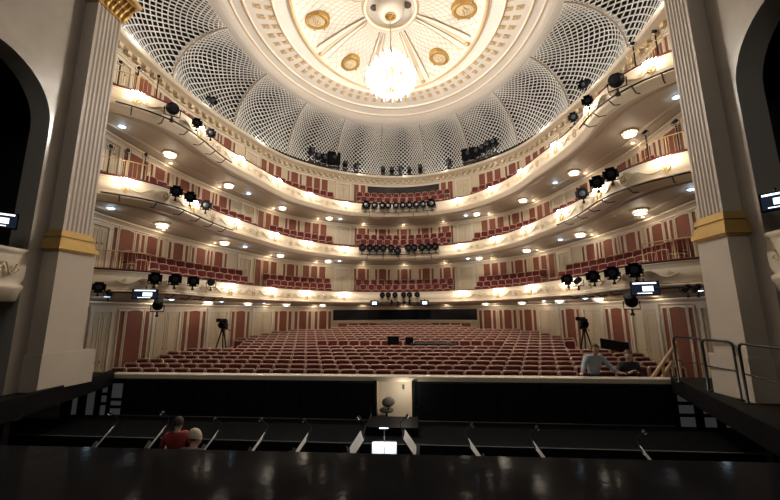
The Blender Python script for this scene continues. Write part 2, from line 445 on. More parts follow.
for i in range(-5, 6):      # cove lamps on the cornice that light the lattice
    p = E4(math.radians(20*i)); q = (p-Vector((0, 12.75)))*.985+Vector((0, 12.75)); lamp((q.x, q.y, 10.05), 20.0, .12, (1, .95, .88), name='cove_lamp')
# loft behind the lattice, its darkness painted near black
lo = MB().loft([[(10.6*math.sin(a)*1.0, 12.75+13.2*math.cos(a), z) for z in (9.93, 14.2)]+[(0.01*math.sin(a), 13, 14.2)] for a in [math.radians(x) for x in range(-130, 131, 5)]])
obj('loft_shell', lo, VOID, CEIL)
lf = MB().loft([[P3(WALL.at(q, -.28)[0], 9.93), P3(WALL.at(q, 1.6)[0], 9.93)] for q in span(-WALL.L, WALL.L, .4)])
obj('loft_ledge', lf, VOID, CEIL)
# ring of mouldings from the lattice to the shallow dome
def ER(ph, t):
    tt = max(0., min(1., t)); yb_ = 21.6-2.5*tt/.48 if tt < .48 else 19.1-.85*(tt-.48)/.24 if tt < .72 else 18.25-.25*(tt-.72)/.28
    if t < 0: yb_ -= 5*t
    yc_ = 12.7+.4*tt
    return Vector((.05+(6.97*(1-t)+3.95*t)*math.sin(ph), yc_+(yb_-yc_)*math.cos(ph)))
def ring(prof, m, name, parent=None, n=120, smooth=False):
    rows = [[P3(ER(2*PI*i/n, t), z) for t, z in prof] for i in range(n)]
    return obj(name, MB().loft(rows, smooth, True), m, parent or CEIL)
ring([(-.06, 12.35), (-.06, 12.2), (-.02, 12.13), (.03, 12.08), (.09, 12.05), (.15, 12.06), (.20, 12.09), (.215, 12.12), (.235, 12.10), (.25, 12.16), (.36, 12.18), (.37, 12.13), (.39, 12.13), (.40, 12.20),
      (.72, 12.24), (.73, 12.19), (.75, 12.19), (.76, 12.27), (.80, 12.29), (.92, 12.36), (.93, 12.30), (.95, 12.28)], CEILW, 'moulded_ring', smooth=False)
ring([(.215, 12.095), (.225, 12.07), (.235, 12.095)], PALEGOLD, 'gold_line')
ring([(.37, 12.125), (.38, 12.105), (.39, 12.125)], PALEGOLD, 'gold_line')
ring([(.73, 12.185), (.74, 12.165), (.75, 12.185)], PALEGOLD, 'gold_line')
ring([(.95, 12.28), (.965, 12.22), (.985, 12.22), (1.0, 12.30)], PALEGOLD, 'gold_line')
for t0, sz in ((.49, .09), (.635, .08)):
    cb = MB(); N = 72
    for i in range(N):
        a, b = 2*PI*(i-.19)/N, 2*PI*(i+.19)/N; t1 = t0+sz
        z0 = 12.20+.05*(t0-.4); c = [P3(ER(a, t0), z0), P3(ER(b, t0), z0), P3(ER(b, t1), z0), P3(ER(a, t1), z0)]
        for q in range(4):      # raised rim of every coffer
            p, r = Vector(c[q]), Vector(c[(q+1) % 4]); cb.tube([p, r], .018, 4)
        m = (Vector(c[0])+Vector(c[2]))/2; cb.ball((m.x, m.y, m.z-.01), .06, 8, (1, 1, .5))
    obj('coffer_row', cb, PALEGOLD, CEIL)
    bk = MB()
    for i in range(N):
        a, b = 2*PI*(i-.19)/N, 2*PI*(i+.19)/N; t1 = t0+sz; z0 = 12.195
        bk.add([P3(ER(a, t0), z0), P3(ER(b, t0), z0), P3(ER(b, t1), z0), P3(ER(a, t1), z0)], [(0, 1, 2, 3)])
    obj('coffer_ground', bk, mat('coffer_tan', (.62, .47, .28), .6), CEIL)
# shallow dome
def ED(ph, r): return Vector((.05+3.95*r*math.sin(ph), 13.1+4.9*r*math.cos(ph)))
def zd(r): return 12.95-.65*r*r
rows = [[P3(ED(2*PI*i/96, r), zd(r)) for r in (1.0, .9, .8, .7, .6, .5, .4, .3, .25)] for i in range(96)]
obj('dome', MB().loft(rows, True, True), CEILW, CEIL)
dn = MB()
for fam in (-1, 1):
    for i in range(72):
        dn.tube([P3(ED(2*PI*i/72+fam*.9*(1-r), r), zd(r)-.005) for r in (.97, .88, .79, .7, .61, .52, .43, .34, .27)], .008, 3, False)
obj('dome_trellis', dn, mat('dome_line', (.58, .45, .28), .6), CEIL)
for i in range(8):
    a = math.radians(22.5+45*i)
    rb = MB()
    for e in (-1, 1):
        rb.loft([[P3(ED(a+e*(.012+.05*0)/r*.55+e*.016, r), zd(r)-.02), P3(ED(a+e*.012/r*.55+e*.016, r), zd(r)-.07), P3(ED(a+e*.092+e*.003/r, r), zd(r)-.07), P3(ED(a+e*.092+e*.003/r, r), zd(r)-.02)] for r in (.30, .45, .6, .75, .93)])
    r_ = obj('dome_rib', rb, CEILW, CEIL)
    obj('rib_infill', MB().loft([[P3(ED(a-.09, r), zd(r)-.03), P3(ED(a+.09, r), zd(r)-.03)] for r in (.40, .6, .75, .93)]), mat('rib_tan', (.70, .58, .42), .55), r_)
    ge = MB()
    for e in (-1, 1):
        ge.tube([P3(ED(a+e*.095+e*.003/r, r), zd(r)-.07) for r in (.30, .45, .6, .75, .93)], .024, 4)
        ge.tube([P3(ED(a+e*.018+e*.0066/r, r), zd(r)-.075) for r in (.30, .45, .6, .75, .93)], .012, 4)
    p = ED(a, .95); ge.ball(P3(p, zd(.95)-.08), .13, 8, (1, 1, .6))
    obj('gold_edge', ge, PALEGOLD, r_)
    a2 = math.radians(45*i); p = ED(a2, .80)
    md = MB(); c = P3(p, zd(.80)-.10); Mx = Matrix.Rotation(-a2, 3, 'Z')
    md.lathe([(.30, -.01), (.36, -.03), (.42, -.05), (.46, -.03), (.47, .20)], c, 24, Mx @ Matrix.Diagonal((.95, 1.2, 1)))
    for j in range(6): md.ball((c[0]+.46*1.0*math.cos(j*PI/3), c[1]+.48*math.sin(j*PI/3), c[2]-.03), .05, 6)
    m_ = obj('medallion_frame', md, GOLD, CEIL)
    mi = MB().lathe([(.001, -.05), (.15, -.045), (.30, 0)], c, 20, Mx @ Matrix.Diagonal((.95, 1.2, 1)))
    for j in range(9): mi.ball((c[0]+.16*math.cos(j*2.4)*(.4+.07*j), c[1]+.2*math.sin(j*2.4)*(.4+.07*j), c[2]-.05), .05, 6)
    obj('medallion_relief', mi, ORN, m_)
# rose in the middle of the dome
RC = (.08, 13.15, 0)
def rz_(prof, m, name, n=40): return obj(name, MB().lathe(prof, RC, n), m, CEIL)
rz_([(1.26, 12.9), (1.22, 12.82), (1.14, 12.76), (1.06, 12.76), (1.0, 12.84)], CEILW, 'rose_ring')
rz_([(1.20, 12.80), (1.17, 12.765), (1.14, 12.765)], PALEGOLD, 'gold_line')
rz_([(1.04, 12.77), (1.01, 12.76), (.99, 12.82)], PALEGOLD, 'gold_line')
rz_([(1.0, 12.84), (.98, 13.25), (.62, 13.3), (.60, 12.95)], CEILW, 'rose_recess')
rz_([(.62, 13.3), (.62, 12.86), (.58, 12.66), (.46, 12.52), (.34, 12.46), (.24, 12.45)], CEILW, 'rose_boss')
vt = MB()
for i in range(8):
    a = math.radians(22.5+45*i); vt.ball((RC[0]+.80*math.cos(a), RC[1]+.80*math.sin(a), 13.24), .17, 10, (1, 1, .4))
obj('rose_vent', vt, mat('vent_dark', (.10, .07, .05), .7), CEIL)
gr = MB(); gr.lathe([(.25, 12.45), (.24, 12.41), (.19, 12.41), (.18, 12.45)], RC, 20)
for i in range(8):
    a = i*PI/4; gr.tube([(RC[0]+.05*math.cos(a), RC[1]+.05*math.sin(a), 12.43), (RC[0]+.22*math.cos(a), RC[1]+.22*math.sin(a), 12.43)], .02, 5)
gr.ball((RC[0], RC[1], 12.42), .07, 8)
obj('rose_grille', gr, GOLD, CEIL)
obj('rose_opening', MB().lathe([(.24, 12.47), (.001, 12.47)], RC, 16), MATS['vent_dark'], CEIL)

# ------------------------------------------------------------------ proscenium walls, left and right
def portal(sg, side):
    X = lambda x: sg*x
    root = thing(f'wall_{side}', f'polished grey stucco proscenium wall on the {side} with tall arched box', 'wall', kind='structure')
    w = MB(); x0 = 7.56; ya, yb, zs = 4.35, 7.06, 4.38; yc, r = (ya+yb)/2, (yb-ya)/2; zt, zb = 10.2, -1.65
    def quad(a, b, c, d): w.add([(X(x0), *p) for p in (a, b, c, d)], [(0, 1, 2, 3)])
    quad((yb, zb), (8.1, zb), (8.1, zt), (yb, zt)); quad((1.2, zb), (ya, zb), (ya, zt), (1.2, zt))
    N = 20
    for i in range(N):
        a0, a1 = PI*i/N, PI*(i+1)/N
        p0, p1 = (yc+r*math.cos(a0), zs+r*math.sin(a0)), (yc+r*math.cos(a1), zs+r*math.sin(a1))
        quad(p0, p1, (p1[0], zt), (p0[0], zt))
    obj('stucco_face', w, STUCCO, root)
    rv = MB(); path = [(yb, zb)]+[(yc+r*math.cos(PI*i/N), zs+r*math.sin(PI*i/N)) for i in range(N+1)]+[(ya, zb)]
    rv.loft([[(X(x0), *p), (X(x0+.5), *p)] for p in path], True)
    obj('arch_reveal', rv, mat('reveal_grey', (.36, .34, .31), .5), root)
    bx = MB(); bx.loft([[(X(x0+.5), y, z), (X(x0+.5), yb+1.2 if y > yc else ya-1.2, z)] for y, z in ((yb, zb), (yb, zt))])
    bx.add([(X(x0+2.4), 2.8, zb), (X(x0+2.4), 8.1, zb), (X(x0+2.4), 8.1, 7), (X(x0+2.4), 2.8, 7), (X(x0+.5), 2.8, zb), (X(x0+.5), 8.1, zb), (X(x0+.5), 8.1, 7), (X(x0+.5), 2.8, 7)],
           [(0, 1, 2, 3), (0, 3, 7, 4), (1, 5, 6, 2), (3, 2, 6, 7)])
    obj('box_interior', bx, VOID, root)
    # bulging parapet of the proscenium box
    pr = MB(); prof = [(.0, 1.42), (-.22, 1.42), (-.25, 1.36), (-.20, 1.32), (-.18, 1.26), (-.24, 1.0), (-.22, .8), (-.14, .66), (-.24, .62), (-.26, .56), (-.18, .50), (-.10, .30), (0, .28)]
    ys = [ya]+[ya+(yb-ya)*i/16 for i in range(17)]+[yb]
    rows = []
    for i, y in enumerate(ys):
        e = 0 if i in (0, len(ys)-1) else .55+.45*math.sin(PI*(y-ya)/(yb-ya))
        rows.append([(X(x0+.10+o*e), y, z) for o, z in prof])
    bxp = obj('box_parapet', pr.loft(rows, True), CREAM2, root)
    orn = MB(); yy = yb-.62
    for s2 in (-1, 1):
        orn.tube([(X(x0-.13), yy+s2*(.06+.30*x), .98+.13*math.sin(x*7)) for x in [i/14 for i in range(15)]], .02, 5)
        orn.tube([(X(x0-.12), yy+s2*.36+.07*(1-a/18)*math.cos(a*.5), .92+.07*(1-a/18)*math.sin(a*.5)) for a in range(14)], .014, 5)
    orn.ball((X(x0-.11), yy, .98), .07, 8)
    obj('relief_ornament', orn, ORN, bxp)
    # fluted pilaster
    xf, y0, y1 = 7.2, 7.42, (8.14 if sg < 0 else 8.05)
    pl = MB(); zt2, zb2 = 8.25, 1.95; pts = [(x0, y0), (xf, y0)]
    nf = 6; m = .035; fw = (y1-y0-2*m)/nf
    for i in range(nf):
        a = y0+m+i*fw; pts += [(xf, a+.016)]+[(xf+.022*math.sin(PI*j/6), a+.016+(fw-.032)*j/6) for j in range(1, 6)]+[(xf, a+fw-.016)]
    pts += [(xf, y1), (7.9, y1), (8.3, y1+.5)]
    pl.loft([[(X(x), y, zb2), (X(x), y, zt2)] for x, y in pts]); obj('pilaster_shaft', pl, SHAFT, root)
    def block(z0, z1, e, m_, nm, fe=None):
        fe = e if fe is None else fe
        b = MB().prism([(X(x0+.05), y0-e), (X(xf-e), y0-e), (X(xf-e), y1+fe), (X(x0+2.05), y1+fe)][::(1 if sg > 0 else -1)], z0, z1)
        obj(nm, b, m_, root)
    GB = mat('base_gold', (.58, .39, .13), .45, metal=.35, var=.15); block(1.90, 1.96, .03, GB, 'gold_moulding'); block(1.80, 1.90, .07, GB, 'gold_moulding'); block(1.74, 1.80, .04, GB, 'gold_moulding'); block(1.60, 1.74, .09, GB, 'gold_moulding'); block(1.50, 1.60, .13, GB, 'gold_moulding'); block(1.46, 1.50, .08, GB, 'gold_moulding')
    block(-.86, 1.46, .04, STONE, 'pedestal', .17 if sg < 0 else .10); block(-1.65, -.86, .08, STONE, 'plinth', .5 if sg < 0 else .22)
    # gilded leaf capital
    block(8.16, 8.25, .03, GOLD, 'gold_moulding')
    for rw, zz, pj in ((0, 8.22, .0), (1, 8.42, .06)):
        for i in range(6):
            y = y0+.04+i*.14+(.07 if rw else 0); cp = MB()
            cp.tube([(X(xf+.02-pj), y, zz), (X(xf-.05-pj), y, zz+.14), (X(xf-.16-pj), y, zz+.24), (X(xf-.23-pj), y, zz+.18)], [.075, .085, .07, .03], 6)
            obj('acanthus_leaf', cp, GOLD, root)
        for i in range(2):
            x = xf+.08+i*.16
            for yy, e in ((y0, -1), (y1, 1)):
                cp = MB().tube([(X(x), yy-e*.02, zz), (X(x), yy+e*(.05+pj), zz+.14), (X(x), yy+e*(.16+pj), zz+.24), (X(x), yy+e*(.23+pj), zz+.18)], [.075, .085, .07, .03], 6); obj('acanthus_leaf', cp, GOLD, root)
    for y in (y0-.12, y1+.12): obj('volute', MB().tube([(X(xf-.16-.10*(1-a/16)*math.cos(a*.6)), y, 8.66+.10*(1-a/16)*math.sin(a*.6)) for a in range(14)], .04, 6), GOLD, root)
    block(8.2, 8.75, .02, PALEGOLD, 'capital_core'); block(8.75, 8.83, .22, GOLD, 'abacus'); block(8.83, 8.95, .30, PALEGOLD, 'abacus'); block(8.95, 10.2, .12, SHAFT, 'entablature')
    # wall between the pilaster and the hall wall
    bk = MB().add([(X(8.1), 8.86, -2.6), (X(10), 8.86, -2.6), (X(10), 8.86, 10.2), (X(8.1), 8.86, 10.2)], [(0, 1, 2, 3)])
    obj('rear_face', bk, CREAM, root)
    # side deck beside the pit
    return root
PL, PR = portal(-1, 'left'), portal(1, 'right')
hd = MB().box((0, 8.35, 11.9), (20, .8, 4.4)); tag(obj('portal_header', hd, SHAFT), 'stucco header beam above the proscenium opening', 'wall', kind='structure')
DL = tag(obj('deck_left', MB().prism([(-7.75, 9.98), (-9.4, 9.98), (-9.4, 3.0), (-5.9, 3.0), (-6.08, 4.3)], -1.75, -1.655), DECK), 'dark apron deck left of the pit', 'floor', kind='structure')
obj('deck_fascia', MB().prism([(-7.72, 9.98), (-7.86, 9.98), (-6.22, 4.3), (-6.05, 4.3)], -2.0, -1.60), BLACK, DL)
DR = tag(obj('deck_right', MB().prism([(7.42, 9.98), (6.02, 5.5), (5.85, 3.0), (9.4, 3.0), (9.4, 9.98)], -1.75, -1.655), DECK), 'dark apron deck right of the pit', 'floor', kind='structure')
obj('deck_fascia', MB().prism([(7.38, 9.98), (7.52, 9.98), (6.12, 5.5), (5.95, 5.5)], -2.0, -1.62), BLACK, DR)

# ------------------------------------------------------------------ the pit
pw = MB()
for a, b in ((-7.36, -.10), (.84, 7.42)): pw.box(((a+b)/2, 10.06, -2.62), (b-a, .08, 1.7))
WP = tag(obj('wall_pit', pw, PITBLK), 'black panelled rear wall of the orchestra pit', 'wall', kind='structure')
for x0, n, w in ((-7.34, 7, 1.03), (.90, 6, 1.08)):
    for i in range(n):
        obj('pit_panel', MB().box((x0+w*(i+.5), 9.99, -2.32), (w-.03, .05, .96)), PITBLK, WP, bevel=.012)
obj('bolt_strip', MB().box((-.14, 9.985, -2.3), (.07, .08, 1.0)), METAL, WP); obj('bolt_strip', MB().box((.89, 9.985, -2.3), (.07, .08, 1.0)), METAL, WP)
cap = MB().box((-.05, 10.16, -1.76), (15.7, .34, .13))
tag(obj('stalls_rail', cap, mat('rail_stone', (.62, .54, .43), .5, var=.08), bevel=.02), 'pale stone ledge between the pit and the stalls', 'rail', kind='structure')
ps = MB()
ps.add([(-.1, 10.02, -3.4), (-.1, 10.34, -3.4), (-.1, 10.34, -1.83), (-.1, 10.02, -1.83), (.84, 10.02, -3.4), (.84, 10.34, -3.4), (.84, 10.34, -1.83), (.84, 10.02, -1.83)], [(0, 1, 2, 3), (4, 7, 6, 5), (1, 5, 6, 2), (3, 2, 6, 7)])
PSG = tag(obj('wall_passage', ps, mat('passage_cream', (.75, .66, .54), .6, var=.08, vscale=3)), 'cream lined conductor passage in the middle of the pit wall', 'wall', kind='structure')
obj('passage_step', MB().box((.37, 10.17, -2.9), (.92, .32, .2)), mat('passage_floor', (.4, .34, .28), .6), PSG)
obj('wall_switch', MB().box((.60, 10.32, -2.02), (.06, .05, .12)), METAL, PSG)
lamp((.62, 9.80, -2.0), 9, .05, (1, .88, .70), name='passage_light')
# glazed doors beyond both ends of the pit wall, lit from the corridor
def pit_window(nm, x0, x1, bars, where):
    r = thing(nm, f'narrow lit glazed door in the pit rear wall, {where}', 'window', ((x0+x1)/2, 9.97, -2.38), kind='structure')
    w = x1-x0; f = MB()
    for e in (-1, 1): f.box((e*(w/2+.02), 0, 0), (.06, .07, .96))
    for e in (-1, 1): f.box((0, 0, e*.46), (w, .07, .05))
    for z in bars: f.box((0, -.01, z), (w, .06, .07))
    obj('window_frame', f, BLACK, r); obj('pane', MB().box((0, .02, 0), (w, .01, .92)), PANE, r)
for i, (x0, x1, bars) in enumerate(((-7.74, -7.36, (.0, -.2)), (-8.04, -7.82, (.14, -.12)), (-8.48, -8.18, ()), (-8.92, -8.70, ()))): pit_window(f'window_{i+1}', x0, x1, bars, f'{ordn(i+1)} from the left end of the black panels')
for i, (x0, x1, bars) in enumerate(((7.44, 7.84, (.12, -.16)), (8.0, 8.32, (.12, -.16)), (8.48, 8.68, ()), (8.98, 9.16, ()))): pit_window(f'window_{i+5}', x0, x1, bars, f'{ordn(i+1)} from the right end of the black panels')
for sg in (-1, 1):
    pw = MB().box((sg*8.6, 10.08, -2.62), (2.5, .06, 1.75)); tag(obj('wall_pit_end', pw, BLACK), f'black wall behind the glazed doors at the {"left" if sg < 0 else "right"} pit end', 'wall', kind='structure')
    b = MB().add([(sg*9.7, 10.0, -3.5), (sg*9.7, 4.2, -3.5), (sg*9.7, 4.2, -1.75), (sg*9.7, 10.0, -1.75)], [(0, 1, 2, 3)])
    tag(obj('wall_pit_side', b, BLACK), f'black {"left" if sg < 0 else "right"} side wall of the pit', 'wall', kind='structure')
    sp = MB().box((sg*6.75-.1, 6.6, -2.45), (.12, .12, 1.5)); obj('deck_post', sp, BLACK, DL if sg < 0 else DR)
b = MB().add([(-7, 4.40, -3.5), (7, 4.50, -3.5), (7, 4.50, -1.9), (-7, 4.40, -1.9)], [(0, 1, 2, 3)])
tag(obj('wall_pit_stage', b, BLACK), 'black pit wall under the stage edge', 'wall', kind='structure')
# ------------------------------------------------------------------ chandelier
CH = thing('chandelier', 'large lit crystal chandelier hanging from the middle of the ceiling', 'chandelier', (.07, 13.4, 9.80))
obj('suspension_rod', MB().tube([(.0, -.22, 2.62), (0, -.1, 2.0), (0, 0, 1.2)], .022, 6), GOLD, CH)
hb = MB().lathe([(.02, 1.25), (.10, 1.18), (.06, 1.08), (.16, 1.0), (.05, .92), (.05, .2), (.22, .1), (.25, -.05), (.10, -.2), (.05, -.5), (.10, -.58), (.13, -.64), (.02, -.74)], n=14)
obj('central_stem', hb, GOLD, CH)
cx = MB()
def strand(p, q, sag, n, r):
    for i in range(n+1):
        t = i/n; c = Vector(p).lerp(Vector(q), t); c.z -= sag*4*t*(1-t); cx.ball(c, r*(.8+.4*random.random()), 4, (1, 1, 1.4))
for rr, zz, nb in ((.42, .78, 8), (.74, .40, 14), (1.0, -.08, 20), (.84, -.34, 14), (.48, -.52, 8)):
    fr = MB(); fr.tube([(rr*math.cos(2*PI*i/32), rr*math.sin(2*PI*i/32), zz) for i in range(33)], .018, 5)
    for i in range(6):
        a = i*PI/3; fr.tube([(.08*math.cos(a), .08*math.sin(a), zz-.05), (rr*.6*math.cos(a), rr*.6*math.sin(a), zz-.12), (rr*math.cos(a), rr*math.sin(a), zz)], .014, 4)
    fo = obj('ring_frame', fr, GOLD, CH)
    for i in range(nb):
        a = 2*PI*(i+.5)/nb; x, y = rr*math.cos(a), rr*math.sin(a)
        b = MB().lathe([(.045, 0), (.05, .03), (.02, .05), (.03, .07), (.045, .12), (.02, .20), (.002, .24)], (x, y, zz), 7)
        obj('candle_lamp', b, CBULB, CH)
        strand((x, y, zz), (x*1.03, y*1.03, zz-.26), 0, 4, .022)
        a2 = 2*PI*(i+1.5)/nb; strand((x, y, zz-.02), (rr*math.cos(a2), rr*math.sin(a2), zz-.02), .12, 6, .02)
for i in range(24):
    a = 2*PI*i/24
    pr = [(.10, 1.05), (.40, .80), (.74, .40), (1.02, -.06), (.86, -.34), (.50, -.54), (.10, -.70)]
    for (r0, z0), (r1, z1) in zip(pr, pr[1:]): strand((r0*math.cos(a), r0*math.sin(a), z0), (r1*math.cos(a), r1*math.sin(a), z1), .05, 6, .028)
o = obj('crystal_strands', cx, CRYST, CH); o['kind'] = 'stuff'
fn = MB().lathe([(.001, -.98), (.06, -.94), (.16, -.88), (.22, -.80), (.14, -.74), (.05, -.70)], n=12)
for i in range(8): a = i*PI/4; fn.ball((.21*math.cos(a), .21*math.sin(a), -.81), .05, 6)
obj('bottom_finial', fn, GOLD, CH)
for i in range(6):
    a = 2*PI*(i+.5)/6; lamp((1.12*math.cos(a), 1.12*math.sin(a), -.10), P_CHAND*.022, .12, (1, .92, .82), CH)
lamp((0, 0, -1.6), P_CHAND*.87, .22, (1, .92, .82), CH)  # unseen lamp added below the crystals to spare the dome

# ------------------------------------------------------------------ sconces on the balcony fronts
SCM = None
def sconce_proto(label, loc, rz, grp):
    r = thing('wall_sconce', label, 'sconce', loc, rz, grp)
    obj('backplate', MB().lathe([(.001, -.03), (.06, -.025), (.10, -.01), (.11, .01)], (0, -.01, -.10), 10, Matrix.Rotation(PI/2, 3, 'X')), GOLD, r)
    ar = MB()
    for sx in (-1, -.5, 0, .5, 1):
        ar.tube([(0, -.03, -.10), (sx*.07, -.09, -.14), (sx*.14, -.14+.05*abs(sx), -.10), (sx*.15, -.14+.05*abs(sx), -.02)], .012, 5)
    ar.lathe([(.001, -.34), (.03, -.30), (.02, -.22), (.05, -.18), (.02, -.12)], (0, -.08, 0), 8)
    obj('arm_cluster', ar, PALEGOLD, r)
    for sx in (-1, -.5, 0, .5, 1):
        x, y = sx*.15, -.14+.05*abs(sx)
        obj('candle_lamp', MB().lathe([(.022, -.02), (.024, .0), (.014, .02), (.02, .05), (.026, .08), (.014, .12), (.002, .14)], (x, y, 0), 7), BULB, r)
    dr = MB()
    for i in range(9):
        x = -.16+.04*i
        for j in range(3): dr.ball((x, -.13-.04*math.cos(x*6), -.05-.05*j), .012, 5, (1, 1, 1.5))
    obj('crystal_drops', dr, CRYST, r)
    return r
SC0 = None
SCPOS = [3.7, 6.3, 8.9, 11.75, 14.5, 16.8]
for k in (1, 2, 3):
    for sg, sn in ((-1, 'left'), (1, 'right')):
        for i, q in enumerate(SCPOS[:4] if k == 1 else SCPOS):
            p, n = RIM.at(sg*q, -.05); loc = P3(p, TIER[k]['H']-.25); rz = rot_to(n)
            lb = f'lit crystal sconce on the {TIER[k]["word"]} balcony front, {ordn(i+1)} {sn} of its middle'
            g = f'sconces on the {TIER[k]["word"]} balcony'
            if SC0 is None: SC0 = sconce_proto(lb, loc, rz, g)
            else: clone(SC0, loc, rz, lb, g)
            pp, _ = RIM.at(sg*q, -.36); lamp(P3(pp, TIER[k]['H']-.22), P_SCONCE, .16)
# ------------------------------------------------------------------ lights in the soffits
CL0 = None; DW0 = None; WW0 = None
def soffit_z(k, t): return TIER[k]['B']+(.07 if t < .7 else .02 if t < .9 else .0)
for k in (1, 2, 3):
    us = (.275, .40, .543, .67) if k == 1 else (.26, .43, .635, .815)
    for sg, sn in ((-1, 'left'), (1, 'right')):
        for i, u in enumerate(us):
            p = mix(sg*u, .6); z = soffit_z(k, .6)-.01
            lb = f'small crystal ceiling light under the {TIER[k]["word"]} balcony, {ordn(i+1)} {sn} of its middle'
            g = f'ceiling lights under the {TIER[k]["word"]} balcony'
            if CL0 is None:
                CL0 = thing('ceiling_light', lb, 'ceiling light', P3(p, z), 0, g)
                obj('mount_ring', MB().lathe([(.25, .0), (.26, -.03), (.22, -.05), (.10, -.03)], n=18), GOLD, CL0)
                sh = MB().lathe([(.20, -.04), (.21, -.07), (.17, -.12), (.09, -.16), (.001, -.175)], n=18)
                obj('glowing_bowl', sh, SHADE, CL0)
                dr = MB()
                for ring_, (rr, zz) in enumerate(((.235, -.06), (.19, -.13))):
                    for j in range(18): a = j*PI/9; dr.ball((rr*math.cos(a), rr*math.sin(a), zz), .03, 5, (1, 1, 1.7))
                obj('crystal_drops', dr, CRYST, CL0)
            else: clone(CL0, P3(p, z), 0, lb, g)
            lamp((p.x, p.y, z-.32), P_CEIL, .12)
        # cool round downlights by the doors
        ud = (.48, .628, .768, .907) if k == 1 else (.22, .565, .92)
        for i, u in enumerate(ud):
            p = mix(sg*u, .62); z = soffit_z(k, .62)
            lb = f'small cool white downlight in the {TIER[k]["word"]} balcony soffit, {ordn(i+1)} {sn} of its middle'
            g = f'downlights under the {TIER[k]["word"]} balcony'
            if DW0 is None:
                DW0 = thing('downlight', lb, 'downlight', P3(p, z), 0, g)
                obj('trim_ring', MB().lathe([(.13, .0), (.14, -.02), (.11, -.03), (.09, -.0)], n=16), CREAM2, DW0)
                obj('lens', MB().lathe([(.12, -.02), (.08, -.05), (.001, -.06)], n=14), COOL, DW0)
            else: clone(DW0, P3(p, z), 0, lb, g)
            lamp((p.x, p.y, z-.10), P_DOWN, .08, (.62, .82, 1))
    # warm wall washers along the crown moulding
    for i, q in enumerate((0, 3.0, 6.42, 9.9, 14.0, 17.0)):
        for sg, sn in ((-1, 'left'), (1, 'right')):
            if q == 0 and sg < 0: continue
            p, n = WALL.at(sg*q, -.42); z = soffit_z(k, .85)-.01
            lb = f'warm recessed downlight at the wall under the {TIER[k]["word"]} balcony, ' + ('in the middle' if q == 0 else f'{ordn(i)} {sn} of the middle')
            g = f'wall washers under the {TIER[k]["word"]} balcony'
            if WW0 is None:
                WW0 = thing('downlight', lb, 'downlight', P3(p, z), 0, g)
                obj('trim_ring', MB().lathe([(.09, .0), (.10, -.02), (.07, -.025), (.06, -.0)], n=14), GOLD, WW0)
                obj('lens', MB().lathe([(.065, -.010), (.001, -.015)], n=12), WARML, WW0)
            else: clone(WW0, P3(p, z), 0, lb, g)
            lamp((p.x, p.y, z-.10), P_DOWN*1.2, .06)
# wash over the third tier wall
# ------------------------------------------------------------------ stalls seats: 300 nearest as things, the rest as one mass
def seat_meshes():
    fr = MB()
    for sx in (-1, 1):
        fr.box((sx*.24, .05, .46), (.045, .07, .92)); fr.box((sx*.245, -.10, .30), (.035, .30, .60))
        fr.box((sx*.245, -.02, .02), (.05, .44, .04))
    fr.tube([(-.245, .085, .86), (-.243, .09, .925), (-.215, .095, .95), (0, .10, .955), (.215, .095, .95), (.243, .09, .925), (.245, .085, .86)], .030, 6)
    fr.box((0, .125, .70), (.49, .025, .48))
    bk = MB(); rows = []
    for i in range(7):
        z = .47+.44*i/6; rows.append([(x, .065+.03*(z-.5)-.035*math.cos(x/.225*PI/2)*math.sin(PI*min(1, max(0.12, i/6+.05))), z) for x in (-.225, -.17, -.09, 0, .09, .17, .225)])
    bk.loft(rows, True); bk.loft([[(x, .10, z) for x in (-.225, .225)] for z in (.47, .91)])
    st = MB(); st.loft([[(-.22, -.27, .38), (.22, -.27, .38)], [(-.22, -.30, .43), (.22, -.30, .43)], [(-.22, -.26, .475), (.22, -.26, .475)], [(-.22, -.1, .485), (.22, -.1, .485)], [(-.22, .06, .47), (.22, .06, .47)], [(-.22, .06, .38), (.22, .06, .38)], [(-.22, -.27, .38), (.22, -.27, .38)]])
    am = MB().tube([(0, .04, .64), (0, -.08, .655), (0, -.20, .65), (0, -.24, .61)], .024, 6)
    return fr, bk, st, am
fr, bk, st, am = seat_meshes()
SPITCH = .52
def wall_x(Y):
    best = None
    for a, b in zip(WALL.p, WALL.p[1:]):
        if (a[1]-Y)*(b[1]-Y) <= 0 and a[1] != b[1]: best = a[0]+(b[0]-a[0])*(Y-a[1])/(b[1]-a[1]); break
    return best or 9.4
XT = [8.45, 8.75, 9.0, 9.0, 8.95, 8.8, 8.6, 8.45, 8.3, 8.1]
seats = []
for k in range(17):
    Y = 10.72+.8*k; xe = min(XT[k] if k < 10 else 9, wall_x(Y)-.55)
    if k >= 14: xe = min(xe, wall_x(Y+1.0)-1.1)
    n = int(xe/SPITCH+(.5 if k % 2 else 0)); row = [((i+.5-.5*(k % 2 == 0))*SPITCH) for i in range(-n, n+(1 if k % 2 == 0 else 0))] if k % 2 == 0 else [(i+.5)*SPITCH for i in range(-n, n)]
    row = [x for x in row if abs(x) < xe and not (k == 7 and -3.45 < x < 4.85) and not (k == 0 and (x > 7.0 or abs(x-5.79) < .3))]
    for j, x in enumerate(row):
        if Y > 15.3 and Y < 17 and abs(abs(x)-8.02) < .75: continue        # camera positions
        seats.append((k, j, len(row), x, Y))
sr = None; far = []
